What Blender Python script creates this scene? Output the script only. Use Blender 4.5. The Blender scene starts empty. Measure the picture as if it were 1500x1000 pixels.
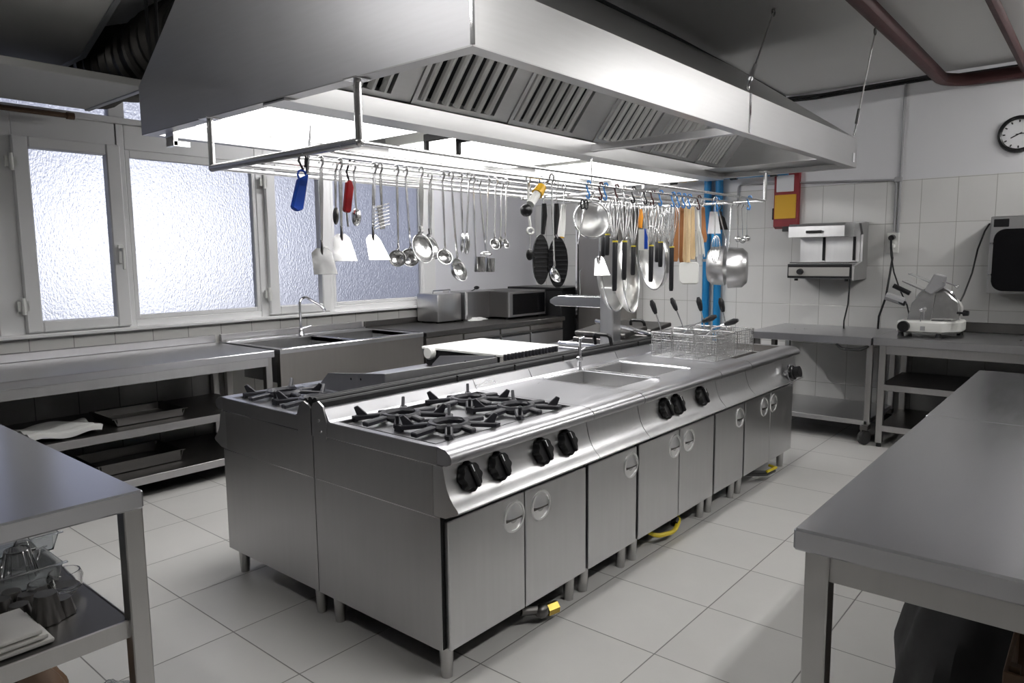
import bpy, bmesh, math, random
from mathutils import Vector, Matrix
random.seed(7)
PI = math.pi
scene = bpy.context.scene
COL = scene.collection
# ---------------------------------------------------------------- camera
CX, CY, CZ = -1.5236, -1.5765, 1.3938
YAW, PIT, ROL, FPX = 0.7019, -0.1170, -0.0097, 1046.0
_f = Vector((math.cos(PIT)*math.cos(YAW), math.cos(PIT)*math.sin(YAW), math.sin(PIT)))
_r0 = _f.cross(Vector((0, 0, 1))).normalized(); _u0 = _r0.cross(_f)
_r = math.cos(ROL)*_r0 + math.sin(ROL)*_u0
_u = -math.sin(ROL)*_r0 + math.cos(ROL)*_u0
cam = bpy.data.cameras.new('camera'); co = bpy.data.objects.new('camera', cam); COL.objects.link(co)
co.matrix_world = Matrix(((_r.x, _u.x, -_f.x, CX), (_r.y, _u.y, -_f.y, CY), (_r.z, _u.z, -_f.z, CZ), (0, 0, 0, 1)))
cam.lens = 36*FPX/1500; cam.sensor_width = 36; cam.clip_start = .05; cam.clip_end = 200
scene.camera = co
def on(u, v, ax, val):
    """where the sight line of a photo pixel meets a real plane of the room"""
    d = _f + (u-750)/FPX*_r - (v-500)/FPX*_u
    i = 'xyz'.index(ax); c = Vector((CX, CY, CZ))
    return c + d*((val-c[i])/d[i])
def w2p(p):
    d = Vector(p)-Vector((CX, CY, CZ)); w = d.dot(_f)
    return 750+FPX*d.dot(_r)/w, 500-FPX*d.dot(_u)/w
# ---------------------------------------------------------------- materials
MT = {}
def nmat(name):
    m = bpy.data.materials.new(name); m.use_nodes = True
    nt = m.node_tree; b = nt.nodes['Principled BSDF']; MT[name] = m
    return m, nt, b
def plain(name, col, rough=.5, metal=0., var=0., spec=.5, trans=0., ior=1.45, coat=0.):
    m, nt, b = nmat(name)
    b.inputs['Base Color'].default_value = (*col, 1); b.inputs['Roughness'].default_value = rough
    b.inputs['Metallic'].default_value = metal; b.inputs['Specular IOR Level'].default_value = spec
    b.inputs['Transmission Weight'].default_value = trans; b.inputs['IOR'].default_value = ior
    b.inputs['Coat Weight'].default_value = coat
    n = nt.nodes.new('ShaderNodeTexNoise'); n.inputs['Scale'].default_value = 35
    g = nt.nodes.new('ShaderNodeNewGeometry'); nt.links.new(g.outputs['Position'], n.inputs['Vector'])
    mr = nt.nodes.new('ShaderNodeMapRange'); nt.links.new(n.outputs['Fac'], mr.inputs['Value'])
    mr.inputs['To Min'].default_value = max(.02, rough-.06-var); mr.inputs['To Max'].default_value = min(1, rough+.06+var)
    nt.links.new(mr.outputs['Result'], b.inputs['Roughness'])
    return m
def steel(name, col, r0, r1, sc=(14, 14, 1), smear=True, bump=0):
    m, nt, b = nmat(name)
    b.inputs['Metallic'].default_value = 1
    g = nt.nodes.new('ShaderNodeNewGeometry')
    mp = nt.nodes.new('ShaderNodeMapping'); mp.inputs['Scale'].default_value = sc
    nt.links.new(g.outputs['Position'], mp.inputs['Vector'])
    n = nt.nodes.new('ShaderNodeTexNoise'); n.inputs['Scale'].default_value = 3; n.inputs['Detail'].default_value = 4
    nt.links.new(mp.outputs['Vector'], n.inputs['Vector'])
    n2 = nt.nodes.new('ShaderNodeTexNoise'); n2.inputs['Scale'].default_value = 2.2; n2.inputs['Detail'].default_value = 5
    nt.links.new(g.outputs['Position'], n2.inputs['Vector'])
    ad = nt.nodes.new('ShaderNodeMath'); ad.operation = 'ADD'
    nt.links.new(n.outputs['Fac'], ad.inputs[0]); nt.links.new(n2.outputs['Fac'], ad.inputs[1])
    mr = nt.nodes.new('ShaderNodeMapRange'); mr.inputs['From Min'].default_value = .6; mr.inputs['From Max'].default_value = 1.4
    mr.inputs['To Min'].default_value = r0; mr.inputs['To Max'].default_value = r1
    nt.links.new(ad.outputs[0], mr.inputs['Value']); nt.links.new(mr.outputs['Result'], b.inputs['Roughness'])
    cr = nt.nodes.new('ShaderNodeMapRange'); cr.inputs['From Min'].default_value = .6; cr.inputs['From Max'].default_value = 1.4
    mx = nt.nodes.new('ShaderNodeMix'); mx.data_type = 'RGBA'
    mx.inputs['A'].default_value = (*[c*.95 for c in col], 1); mx.inputs['B'].default_value = (*[min(1, c*1.04) for c in col], 1)
    nt.links.new(ad.outputs[0], cr.inputs['Value']); nt.links.new(cr.outputs['Result'], mx.inputs['Factor'])
    nt.links.new(mx.outputs['Result'], b.inputs['Base Color'])
    if not bump: return m
    bp = nt.nodes.new('ShaderNodeBump'); bp.inputs['Strength'].default_value = bump; bp.inputs['Distance'].default_value = .004
    nt.links.new(n.outputs['Fac'], bp.inputs['Height']); nt.links.new(bp.outputs['Normal'], b.inputs['Normal'])
    return m
def tiled(name, a, b_, pa, pb, oa, ob, col, grout, gw, rough, top=None, paint=(.8, .8, .82), var=.05):
    m, nt, bs = nmat(name)
    g = nt.nodes.new('ShaderNodeNewGeometry'); sp = nt.nodes.new('ShaderNodeSeparateXYZ')
    nt.links.new(g.outputs['Position'], sp.inputs[0])
    def M(op, x, y=None, z=None):
        nd = nt.nodes.new('ShaderNodeMath'); nd.operation = op
        for i, q in enumerate((x, y, z)):
            if q is None: continue
            if isinstance(q, (int, float)): nd.inputs[i].default_value = q
            else: nt.links.new(q, nd.inputs[i])
        return nd.outputs[0]
    fa = M('DIVIDE', M('SUBTRACT', sp.outputs[a], oa), pa); fb = M('DIVIDE', M('SUBTRACT', sp.outputs[b_], ob), pb)
    da = M('MULTIPLY', M('PINGPONG', fa, .5), pa); db = M('MULTIPLY', M('PINGPONG', fb, .5), pb)
    d = M('MINIMUM', da, db)
    edge = M('SUBTRACT', 1, M('SMOOTH_MIN', 1, M('DIVIDE', d, gw), .3))
    edge = M('MAXIMUM', edge, 0)
    cv = nt.nodes.new('ShaderNodeCombineXYZ'); nt.links.new(M('FLOOR', fa), cv.inputs[0]); nt.links.new(M('FLOOR', fb), cv.inputs[1])
    wn = nt.nodes.new('ShaderNodeTexWhiteNoise'); nt.links.new(cv.outputs[0], wn.inputs['Vector'])
    nz = nt.nodes.new('ShaderNodeTexNoise'); nz.inputs['Scale'].default_value = 5; nz.inputs['Detail'].default_value = 6; nz.inputs['Roughness'].default_value = .7
    nt.links.new(g.outputs['Position'], nz.inputs['Vector'])
    vv = M('ADD', M('MULTIPLY', wn.outputs['Value'], var), M('MULTIPLY', nz.outputs['Fac'], var*1.6))
    vv = M('SUBTRACT', 1+var, vv)
    vm = nt.nodes.new('ShaderNodeVectorMath'); vm.operation = 'SCALE'; vm.inputs[0].default_value = col
    nt.links.new(vv, vm.inputs['Scale'])
    mx = nt.nodes.new('ShaderNodeMix'); mx.data_type = 'RGBA'
    nt.links.new(edge, mx.inputs['Factor']); nt.links.new(vm.outputs[0], mx.inputs['A']); mx.inputs['B'].default_value = (*grout, 1)
    out = mx.outputs['Result']; bs.inputs['Roughness'].default_value = rough
    if top is not None:
        ab = M('GREATER_THAN', sp.outputs[2], top)
        m2 = nt.nodes.new('ShaderNodeMix'); m2.data_type = 'RGBA'
        nt.links.new(ab, m2.inputs['Factor']); nt.links.new(out, m2.inputs['A']); m2.inputs['B'].default_value = (*paint, 1)
        out = m2.outputs['Result']
        nt.links.new(M('ADD', rough, M('MULTIPLY', ab, .5)), bs.inputs['Roughness'])
        edge = M('MULTIPLY', edge, M('SUBTRACT', 1, ab))
    nt.links.new(out, bs.inputs['Base Color'])
    bp = nt.nodes.new('ShaderNodeBump'); bp.inputs['Strength'].default_value = .35; bp.inputs['Distance'].default_value = .003; bp.invert = True
    nt.links.new(edge, bp.inputs['Height']); nt.links.new(bp.outputs['Normal'], bs.inputs['Normal'])
    return m
def emit(name, col, s):
    m, nt, b = nmat(name)
    b.inputs['Base Color'].default_value = (.9, .9, .9, 1)
    b.inputs['Emission Color'].default_value = (*col, 1); b.inputs['Emission Strength'].default_value = s
    return m
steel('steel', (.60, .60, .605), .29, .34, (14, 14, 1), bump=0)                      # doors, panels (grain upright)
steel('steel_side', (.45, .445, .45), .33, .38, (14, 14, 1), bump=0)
steel('steel_top', (.54, .54, .56), .27, .33, (2, 14, 2), bump=0)
steel('steel_table', (.58, .585, .61), .22, .27, (2, 12, 2), bump=0)
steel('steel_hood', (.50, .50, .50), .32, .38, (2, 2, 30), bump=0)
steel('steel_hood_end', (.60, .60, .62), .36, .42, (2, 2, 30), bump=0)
steel('steel_leg', (.48, .475, .47), .3, .34)
steel('steel_filter', (.48, .48, .47), .28, .42)
steel('steel_dark', (.15, .145, .14), .34, .42)  # dark steel parts; on undershelves it puts deep shade into the colour
steel('steel_brown', (.34, .325, .31), .32, .38)
steel('galvanised', (.46, .47, .49), .38, .55, (6, 6, 6))
plain('chrome', (.82, .82, .84), .1, 1)
plain('utensil', (.78, .78, .78), .2, 1, .05)
plain('wire', (.70, .70, .70), .25, 1)
plain('foil', (.055, .053, .05), .45, 1, .15)
plain('iron', (.022, .022, .028), .38, 0, .05)
plain('black_plastic', (.008, .008, .009), .32, 0, .03)
plain('black_gloss', (.004, .004, .005), .22, 0, 0, .3)
plain('duct_grey', (.52, .52, .51), .6)
plain('back_wall', (.24, .235, .23), .7)
plain('handle_disc', (.92, .92, .92), .32, 1)
plain('black_matt', (.008, .008, .009), .7, 0)
plain('grip_black', (.010, .010, .012), .4)
plain('yellow_band', (.75, .62, .05), .45)
plain('pvc', (.80, .80, .80), .35)
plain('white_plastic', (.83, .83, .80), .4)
plain('blue_plastic', (.008, .07, .48), .3)
plain('blue_pipe', (.012, .20, .46), .35)
plain('blue_hook', (.05, .22, .55), .35)
plain('red_plastic', (.42, .010, .016), .3)
plain('red_paint', (.24, .012, .018), .4)
plain('pipe_red', (.055, .014, .014), .55)
plain('yellow_paint', (.75, .42, .02), .45)
plain('brass', (.45, .33, .08), .35, 1)
plain('yellow_hose', (.70, .55, .03), .45)
plain('wood_dark', (.36, .15, .05), .5, 0, .1)
plain('wood_pale', (.70, .52, .30), .5, 0, .1)
plain('wood_brown', (.10, .055, .028), .6, 0, .1)
plain('orange_plastic', (.80, .30, .02), .4)
plain('cloth', (.72, .72, .70), .9)
plain('paper', (.80, .80, .82), .7)
plain('ceiling_paint', (.74, .74, .735), .85)
plain('wall_paint', (.78, .78, .80), .7)
plain('glass', (1, 1, 1), .03, 0, 0, .5, 1., 1.45)
plain('clear_plastic', (.9, .93, .95), .12, 0, 0, .5, .85, 1.3)
plain('grey_plastic', (.35, .35, .36), .45)
plain('tray_grey', (.45, .44, .42), .45)
plain('rubber', (.03, .03, .03), .6)
tiled('floor_tile', 0, 1, .4338, .4338, .173, .015, (.66, .65, .63), (.07, .065, .06), .0035, .30, var=.06)
tiled('wall_tile_right', 1, 2, .2446, .3335, .118, 1.298, (.76, .755, .74), (.30, .29, .26), .003, .16, top=1.97, paint=(.74, .74, .76), var=.04)
tiled('wall_tile_left', 0, 2, .2446, .3335, -.125, .95-.3335, (.74, .73, .71), (.10, .10, .095), .003, .18, top=.955, paint=(.78, .78, .82), var=.04)
emit('lamp_white', (1, .985, .97), 7.0)
emit('tube_white', (1, .985, .97), 64.0)
emit('tube_far', (1, .985, .97), 36.0)
emit('tube_left_fill', (1, .985, .97), 13.0)  # added fill batten on the left, out of frame
emit('tube_window_fill', (1, .985, .99), 60.0)  # added fill batten hidden behind the hood, brightens the window wall
emit('strip_white', (1, .985, .97), 16.0)
m, nt, b = nmat('frosted'); b.inputs['Base Color'].default_value = (.88, .9, .96, 1)
b.inputs['Transmission Weight'].default_value = 1; b.inputs['IOR'].default_value = 1.25; b.inputs['Roughness'].default_value = .28
_g = nt.nodes.new('ShaderNodeNewGeometry'); _mp = nt.nodes.new('ShaderNodeMapping'); _mp.inputs['Scale'].default_value = (1.6, 1, 1)
_n = nt.nodes.new('ShaderNodeTexNoise'); _n.inputs['Scale'].default_value = 60; _n.inputs['Detail'].default_value = 2
_b = nt.nodes.new('ShaderNodeBump'); _b.inputs['Strength'].default_value = .8; _b.inputs['Distance'].default_value = .008
nt.links.new(_g.outputs['Position'], _mp.inputs['Vector']); nt.links.new(_mp.outputs[0], _n.inputs['Vector'])
nt.links.new(_n.outputs['Fac'], _b.inputs['Height']); nt.links.new(_b.outputs['Normal'], b.inputs['Normal'])
# fine wire mesh that lets light through between its wires
m, nt, b = nmat('mesh_wire'); b.inputs['Base Color'].default_value = (.75, .75, .73, 1); b.inputs['Metallic'].default_value = 1; b.inputs['Roughness'].default_value = .3
b.inputs['Alpha'].default_value = .45
# ---------------------------------------------------------------- mesh building
class MB:
    def __init__(s): s.bm = bmesh.new()
    def _merge(s, t, M=None):
        if M is not None: bmesh.ops.transform(t, matrix=M, verts=t.verts)
        me = bpy.data.meshes.new('t'); t.to_mesh(me); t.free(); s.bm.from_mesh(me); bpy.data.meshes.remove(me); return s
    def box(s, x0, x1, y0, y1, z0, z1, bev=0., M=None, seg=1):
        t = bmesh.new(); bmesh.ops.create_cube(t, size=1)
        bmesh.ops.transform(t, matrix=Matrix.Translation(((x0+x1)/2, (y0+y1)/2, (z0+z1)/2)) @ Matrix.Diagonal((abs(x1-x0), abs(y1-y0), abs(z1-z0), 1)), verts=t.verts)
        if bev > 0: bmesh.ops.bevel(t, geom=t.edges[:], offset=bev, segments=seg, affect='EDGES', profile=.5)
        return s._merge(t, M)
    def prism(s, pts, ax, a0, a1, M=None, bev=0.):
        """polygon pts in the two other axes, extruded along ax from a0 to a1"""
        t = bmesh.new(); o = [i for i in range(3) if i != 'xyz'.index(ax)]; k = 'xyz'.index(ax)
        def mk(p, a):
            c = [0, 0, 0]; c[o[0]], c[o[1]], c[k] = p[0], p[1], a; return t.verts.new(c)
        A = [mk(p, a0) for p in pts]; B = [mk(p, a1) for p in pts]; n = len(pts)
        t.faces.new(A); t.faces.new(B[::-1])
        for i in range(n): t.faces.new((A[i], B[i], B[(i+1) % n], A[(i+1) % n]))
        if bev: bmesh.ops.bevel(t, geom=t.edges[:], offset=bev, segments=1, affect='EDGES')
        return s._merge(t, M)
    def tube(s, pts, r, seg=8, closed=False, caps=True):
        t = bmesh.new(); P = [Vector(p) for p in pts]; n = len(P); rr = r if isinstance(r, (list, tuple)) else [r]*n
        T = []
        for i in range(n):
            a = P[(i-1) % n] if (closed or i > 0) else P[i]; c = P[(i+1) % n] if (closed or i < n-1) else P[i]
            T.append((c-a).normalized())
        N = T[0].orthogonal().normalized(); rings = []
        for i in range(n):
            N = (N - T[i]*N.dot(T[i]))
            if N.length < 1e-6: N = T[i].orthogonal()
            N.normalize(); Bn = T[i].cross(N)
            rings.append([t.verts.new(P[i]+rr[i]*(math.cos(2*PI*k/seg)*N+math.sin(2*PI*k/seg)*Bn)) for k in range(seg)])
        for i in range(n if closed else n-1):
            A, B = rings[i], rings[(i+1) % n]
            for k in range(seg): t.faces.new((A[k], A[(k+1) % seg], B[(k+1) % seg], B[k]))
        if not closed and caps: t.faces.new(rings[0][::-1]); t.faces.new(rings[-1])
        return s._merge(t)
    def lathe(s, prof, M=None, seg=20):
        """profile (radius, height) turned about local z"""
        t = bmesh.new(); rings = []
        for (r, h) in prof:
            if r < 1e-5: rings.append([t.verts.new((0, 0, h))])
            else: rings.append([t.verts.new((r*math.cos(2*PI*k/seg), r*math.sin(2*PI*k/seg), h)) for k in range(seg)])
        for A, B in zip(rings, rings[1:]):
            for k in range(seg):
                a, b2 = A[k % len(A)], A[(k+1) % len(A)]; c, d = B[(k+1) % len(B)], B[k % len(B)]
                vs = []
                for q in (a, b2, c, d):
                    if q not in vs: vs.append(q)
                if len(vs) > 2: t.faces.new(vs)
        return s._merge(t, M)
    def grid(s, fn, nu, nv, thick=0.):
        t = bmesh.new(); V = [[t.verts.new(fn(i/nu, j/nv)) for j in range(nv+1)] for i in range(nu+1)]
        for i in range(nu):
            for j in range(nv): t.faces.new((V[i][j], V[i+1][j], V[i+1][j+1], V[i][j+1]))
        if thick:
            bmesh.ops.recalc_face_normals(t, faces=t.faces[:])
            bmesh.ops.solidify(t, geom=t.faces[:], thickness=thick)
        return s._merge(t)
    def ball(s, c, r, sx=1, sy=1, sz=1, seg=12, M=None):
        t = bmesh.new(); bmesh.ops.create_uvsphere(t, u_segments=seg, v_segments=max(6, seg*2//3), radius=r)
        X = Matrix.Translation(c) @ (M if M is not None else Matrix()) @ Matrix.Diagonal((sx, sy, sz, 1))
        return s._merge(t, X)
ROOT = {}
def build(name, mb, mat, parent=None, smooth=30, origin=None):
    bm = mb.bm; bmesh.ops.recalc_face_normals(bm, faces=bm.faces[:])
    off = ROOT.get(parent.name, Vector((0, 0, 0))) if parent is not None else Vector(origin or (0, 0, 0))
    if parent is None and origin is None and len(bm.verts):
        lo = Vector((min(v.co.x for v in bm.verts), min(v.co.y for v in bm.verts), min(v.co.z for v in bm.verts)))
        hi = Vector((max(v.co.x for v in bm.verts), max(v.co.y for v in bm.verts), 0)); off = Vector(((lo.x+hi.x)/2, (lo.y+hi.y)/2, lo.z))
    bmesh.ops.translate(bm, vec=-off, verts=bm.verts)
    me = bpy.data.meshes.new(name); bm.to_mesh(me); bm.free()
    for p in me.polygons: p.use_smooth = True
    me.set_sharp_from_angle(angle=math.radians(smooth))
    me.materials.append(MT[mat])
    o = bpy.data.objects.new(name, me); COL.objects.link(o)
    if parent is None: o.location = off
    else: o.parent = parent
    ROOT[o.name] = off
    return o
def thing(name, label, cat, loc, group=None):
    o = bpy.data.objects.new(name, None); COL.objects.link(o); o.location = loc
    o.empty_display_size = .05
    o['label'] = label; o['category'] = cat
    if group: o['group'] = group
    ROOT[o.name] = Vector(loc); return o
def tag(o, label, cat, group=None):
    o['label'] = label; o['category'] = cat
    if group: o['group'] = group
    return o
def struct(name, mb, mat, smooth=30, parent=None):
    o = build(name, mb, mat, parent, smooth)
    if parent is None: o['kind'] = 'structure'
    return o
def copy_thing(src, loc, label, group=None):
    r = src.copy(); COL.objects.link(r); r.location = loc; r['label'] = label
    if group: r['group'] = group
    ROOT[r.name] = Vector(loc)
    for ch in list(src.children):
        c = ch.copy(); COL.objects.link(c); c.parent = r
        for g in list(ch.children):
            d = g.copy(); COL.objects.link(d); d.parent = c
    return r
def arc(c, r, a0, a1, n, ax='y'):
    out = []
    for i in range(n+1):
        a = a0+(a1-a0)*i/n; p, q = r*math.cos(a), r*math.sin(a)
        out.append({'y': (c[0]+p, c[1], c[2]+q), 'x': (c[0], c[1]+p, c[2]+q), 'z': (c[0]+p, c[1]+q, c[2])}[ax])
    return out
def look(p, d):
    """matrix whose local z points along d, at p"""
    return Matrix.Translation(p) @ Vector(d).to_track_quat('Z', 'Y').to_matrix().to_4x4()
# ================================================================ the setting
XB, XR, YF, YL, ZC = -3.2, 4.85, -3.3, 3.45, 2.75
struct('floor', MB().box(XB-.1, XR+.1, YF-.1, YL+.1, -.1, 0), 'floor_tile')
struct('ceiling', MB().box(XB-.1, XR+.1, YF-.1, YL+.1, ZC, ZC+.1), 'ceiling_paint')
struct('wall_right', MB().box(XR, XR+.1, YF-.1, YL+.1, 0, ZC), 'wall_tile_right')
struct('wall_front', MB().box(XB-.1, XR, YF-.1, YF, 0, ZC), 'back_wall')
struct('wall_back', MB().box(XB-.1, XB, YF, YL+.1, 0, ZC), 'back_wall')
WX0, WX1, WZ0, WZ1 = -2.9, 3.29, .955, 2.72
wl = MB().box(XB, XR, YL, YL+.14, 0, WZ0).box(XB, XR, YL, YL+.14, WZ1, ZC)
wl.box(XB, WX0, YL, YL+.14, WZ0, WZ1).box(WX1, XR, YL, YL+.14, WZ0, WZ1)
struct('wall_left', wl, 'wall_tile_left')
# window band: casements and fixed lights under a row of transom lights
Y0, Y1 = YL-.005, YL+.06
ZB, ZP0, ZP1, ZT = WZ0, 1.035, 2.07, 2.28
posts = [(-2.9, -2.8), (-1.30, -1.18), (-.27, -.125), (.455, .505), (1.43, 1.50), (2.05, 2.10), (3.13, 3.29)]
def frame_unit(n, x0, x1, sash, left, right, hinge=False):
    f = MB().box(x0-left, x0, Y0, Y1, ZB, ZT, .006).box(x1, x1+right, Y0, Y1, ZB, ZT, .006)
    f.box(x0, x1, Y0+.002, Y1, ZB, ZP0-.03, .005).box(x0, x1, Y0+.002, Y1, ZP1+.05, ZT, .005)
    w = struct('window_%d' % n, f, 'pvc')
    e = .075 if sash else .03
    if sash:
        sb = MB()
        y0 = Y0-.03; sb.box(x0-.012, x0+e, y0, Y1-.02, ZB+.012, ZP1+.07, .008).box(x1-e, x1+.012, y0, Y1-.02, ZB+.012, ZP1+.07, .008)
        sb.box(x0+e, x1-e, y0, Y1-.02, ZB+.012, ZP0, .008).box(x0+e, x1-e, y0, Y1-.02, ZP1, ZP1+.07, .008)
        sh = struct('sash', sb, 'pvc', parent=w)
        hb = MB().box(x1-.05, x1-.015, y0-.012, y0, 1.38, 1.50, .004).box(x1-.042, x1-.024, y0-.055, y0-.012, 1.46, 1.48, .004).box(x1-.042, x1-.024, y0-.055, y0-.04, 1.34, 1.48, .005)
        struct('window_handle', hb, 'white_plastic', parent=w)
        for zz in (1.13, 1.98):
            struct('hinge', MB().tube([(x0-.022, y0-.006, zz-.05), (x0-.022, y0-.006, zz+.05)], .012, 10).box(x0-.05, x0+.01, y0, y0+.02, zz-.03, zz+.03), 'white_plastic', parent=w)
    else:
        gb = MB().box(x0, x0+e, Y0+.004, Y1-.01, ZP0-.03, ZP1+.05, .004).box(x1-e, x1, Y0+.004, Y1-.01, ZP0-.03, ZP1+.05, .004)
        gb.box(x0+e, x1-e, Y0+.004, Y1-.01, ZP0-.03, ZP0, .004).box(x0+e, x1-e, Y0+.004, Y1-.01, ZP1, ZP1+.05, .004)
        struct('glazing_bead', gb, 'pvc', parent=w)
    struct('pane', MB().box(x0+e-.005, x1-e+.005, YL+.025, YL+.035, ZP0-.005, ZP1+.005), 'frosted', parent=w)
    return w
frame_unit(1, -2.8, -1.30, False, .1, .0)
frame_unit(2, -1.18, -.27, False, .12, .0)
frame_unit(3, -.125, .455, True, .145, .0)
frame_unit(4, .505, 1.43, False, .05, .07)
frame_unit(5, 1.505, 2.05, True, .005, .0)
frame_unit(6, 2.105, 3.13, False, .055, .16)
ux = [-2.85, -1.25, .42, .60, 1.9, 3.15]
tb = MB().box(WX0, WX1, Y0-.01, Y1, ZT, ZT+.04, .005).box(WX0, WX1, Y0, Y1, WZ1-.05, WZ1)
for a, b2 in ((WX0, -2.8), (-1.3, -1.2), (.42, .52), (1.85, 1.95), (3.13, WX1)): tb.box(a, b2, Y0, Y1, ZT+.04, WZ1-.05, .005)
wt = struct('window_7', tb, 'pvc')
for a, b2 in ((-2.8, -1.3), (-1.2, .42), (.52, 1.85), (1.95, 3.13)):
    struct('pane', MB().box(a, b2, YL+.025, YL+.035, ZT+.03, WZ1-.04), 'frosted', parent=wt)
struct('trim_1', MB().box(WX0, WX1, YL-.05, YL+.005, WZ0-.022, WZ0+.004, .006), 'pvc')     # sill
# ---------------------------------------------------------------- pipes and conduit
def pipe(name, label, cat, pts, r, mat, seg=12):
    return tag(build(name, MB().tube(pts, r, seg), mat), label, cat)
def bend(pts, rad=.08, n=5):
    out = [Vector(pts[0])]
    for a, b2, c in zip(pts, pts[1:], pts[2:]):
        a, b2, c = Vector(a), Vector(b2), Vector(c); d1 = (a-b2); d2 = (c-b2); k = min(rad, d1.length*.45, d2.length*.45)
        p, q = b2+d1.normalized()*k, b2+d2.normalized()*k
        for i in range(n+1):
            t = i/n; out.append(p*(1-t)**2+b2*2*t*(1-t)+q*t*t)
    out.append(Vector(pts[-1])); return out
pipe('heating_pipe', 'thick dark red pipe bending from the ceiling along the wall', 'pipe', bend([(1.4, -.50, 2.66), (4.66, -.50, 2.66), (4.80, -.62, 2.66), (4.80, -3.2, 2.66)], .25), .045, 'pipe_red')
pipe('branch_pipe', 'thinner dark red pipe under the ceiling running into the thick one', 'pipe', [(1.6, -.99, 2.70), (4.80, -.99, 2.67)], .028, 'pipe_red')

cb = MB().tube([(.6, .60, 2.735), (2.6, .61, 2.735), (4.0, .66, 2.735), (4.81, .70, 2.735)], .012, 8)
tag(build('ceiling_cable', cb, 'black_matt'), 'black cable run along the ceiling above the hood ridge', 'cable')
cb = MB().tube([(4.825, .73, 2.72), (4.835, .4, 2.712), (4.835, .1, 2.722), (4.835, -.2, 2.728), (4.835, -.45, 2.735)], .012, 8)
cb.tube([(4.83, .73, 2.70), (4.835, .45, 2.69), (4.835, .1, 2.70), (4.835, -.4, 2.712), (4.835, -3.2, 2.725)], .009, 8)
tag(build('wall_cable', cb, 'black_matt'), 'pair of dark cables sagging along the top of the tiled wall', 'cable')
t = thing('conduit', 'grey surface conduit dropping down the wall to the socket', 'conduit', (4.84, -.22, 1.56))
build('vertical_run', MB().tube([(4.838, -.222, 2.70), (4.838, -.222, 1.56)], .010, 8), 'grey_plastic', t)
build('horizontal_run', MB().tube(bend([(4.838, 1.10, 1.86), (4.838, 1.10, 2.03), (4.838, -.195, 1.975), (4.838, -.195, 1.57)], .05), .009, 8), 'grey_plastic', t)
build('junction', MB().box(4.825, 4.85, -.235, -.180, 1.955, 1.995, .004), 'grey_plastic', t)
for k, (y, lab) in enumerate(((1.375, 'left of the two vertical blue pipes on the tiled wall'), (1.262, 'right of the two vertical blue pipes on the tiled wall'))):
    t = thing('water_pipe', lab, 'pipe', (4.80, y, .0), 'vertical blue water pipes')
    build('pipe_run', MB().tube([(4.80, y, .02), (4.80, y, 2.72)], .034, 14), 'blue_pipe', t)
    for z in (.55, 1.35, 2.25): build('pipe_clip', MB().lathe([(.036, -.012), (.041, -.012), (.041, .012), (.036, .012)], Matrix.Translation((4.80, y, z)), 14).box(4.83, 4.85, y-.012, y+.012, z-.012, z+.012), 'grey_plastic', t)
t = thing('valve_pipe', 'horizontal blue and yellow pipe with dark valves crossing the blue pipes', 'pipe', (4.73, 1.2, 2.08))
build('pipe_run', MB().tube([(4.735, 1.66, 2.10), (4.735, .62, 2.085)], .018, 12), 'blue_pipe', t)
for y, mt_ in ((1.60, 'yellow_paint'), (1.50, 'brass'), (.95, 'yellow_paint')): build('pipe_sleeve', MB().tube([(4.735, y+.04, 2.10), (4.735, y-.04, 2.098)], .023, 12), mt_, t)
for y in (1.69, 1.10, .74): build('valve', MB().tube([(4.735, y+.03, 2.09), (4.735, y-.03, 2.09)], .028, 10).box(4.66, 4.70, y-.045, y+.045, 2.085, 2.105, .004).tube([(4.735, y, 2.09), (4.68, y, 2.095)], .008, 6), 'black_plastic', t)
# ---------------------------------------------------------------- on the tiled wall
t = thing('wall_clock', 'round white wall clock with a thick black rim', 'clock', (4.84, -.965, 2.235))
CM = look((4.85, -.972, 2.238), (-1, 0, 0))
build('face', MB().lathe([(0, .012), (.108, .012), (.108, .0)], CM, 40), 'paper', t)
build('rim', MB().lathe([(.103, .0), (.103, .026), (.112, .032), (.128, .026), (.132, .0)], CM, 40), 'black_plastic', t)
def hand(a, L, w):
    y, z = -.972, 2.238; dy, dz = -math.sin(a), math.cos(a)
    return MB().tube([(4.834, y-dy*.02, z-dz*.02), (4.834, y+dy*L, z+dz*L)], w, 6)
build('hour_hand', hand(math.radians(242), .055, .0035), 'black_plastic', t)
build('minute_hand', hand(math.radians(88), .085, .0025), 'black_plastic', t)
mk = MB()
for k in range(12):
    a = k*PI/6; mk.box(4.835, 4.8375, -.004, .004, .082, .098, 0, Matrix.Translation((0, -.972, 2.238)) @ Matrix.Rotation(a, 4, 'X'))
build('hour_marks', mk, 'black_plastic', t)
t = thing('fire_blanket_box', 'red wall box with a yellow panel and a pale label on top', 'fire box', (4.80, .655, 1.62))
build('body', MB().prism([(4.80, 1.64), (4.85, 1.62), (4.85, 2.10), (4.80, 2.10)], 'y', .55, .758), 'red_paint', t)
build('yellow_panel', MB().box(4.793, 4.802, .567, .750, 1.705, 1.91, .003), 'yellow_paint', t)
build('label', MB().box(4.793, 4.802, .59, .738, 1.935, 2.075, .003), 'paper', t)
build('pull_tab', MB().box(4.80, 4.83, .62, .68, 1.595, 1.64, .004).box(4.80, 4.83, .758, .772, 1.70, 1.80, .004), 'black_plastic', t)
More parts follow.
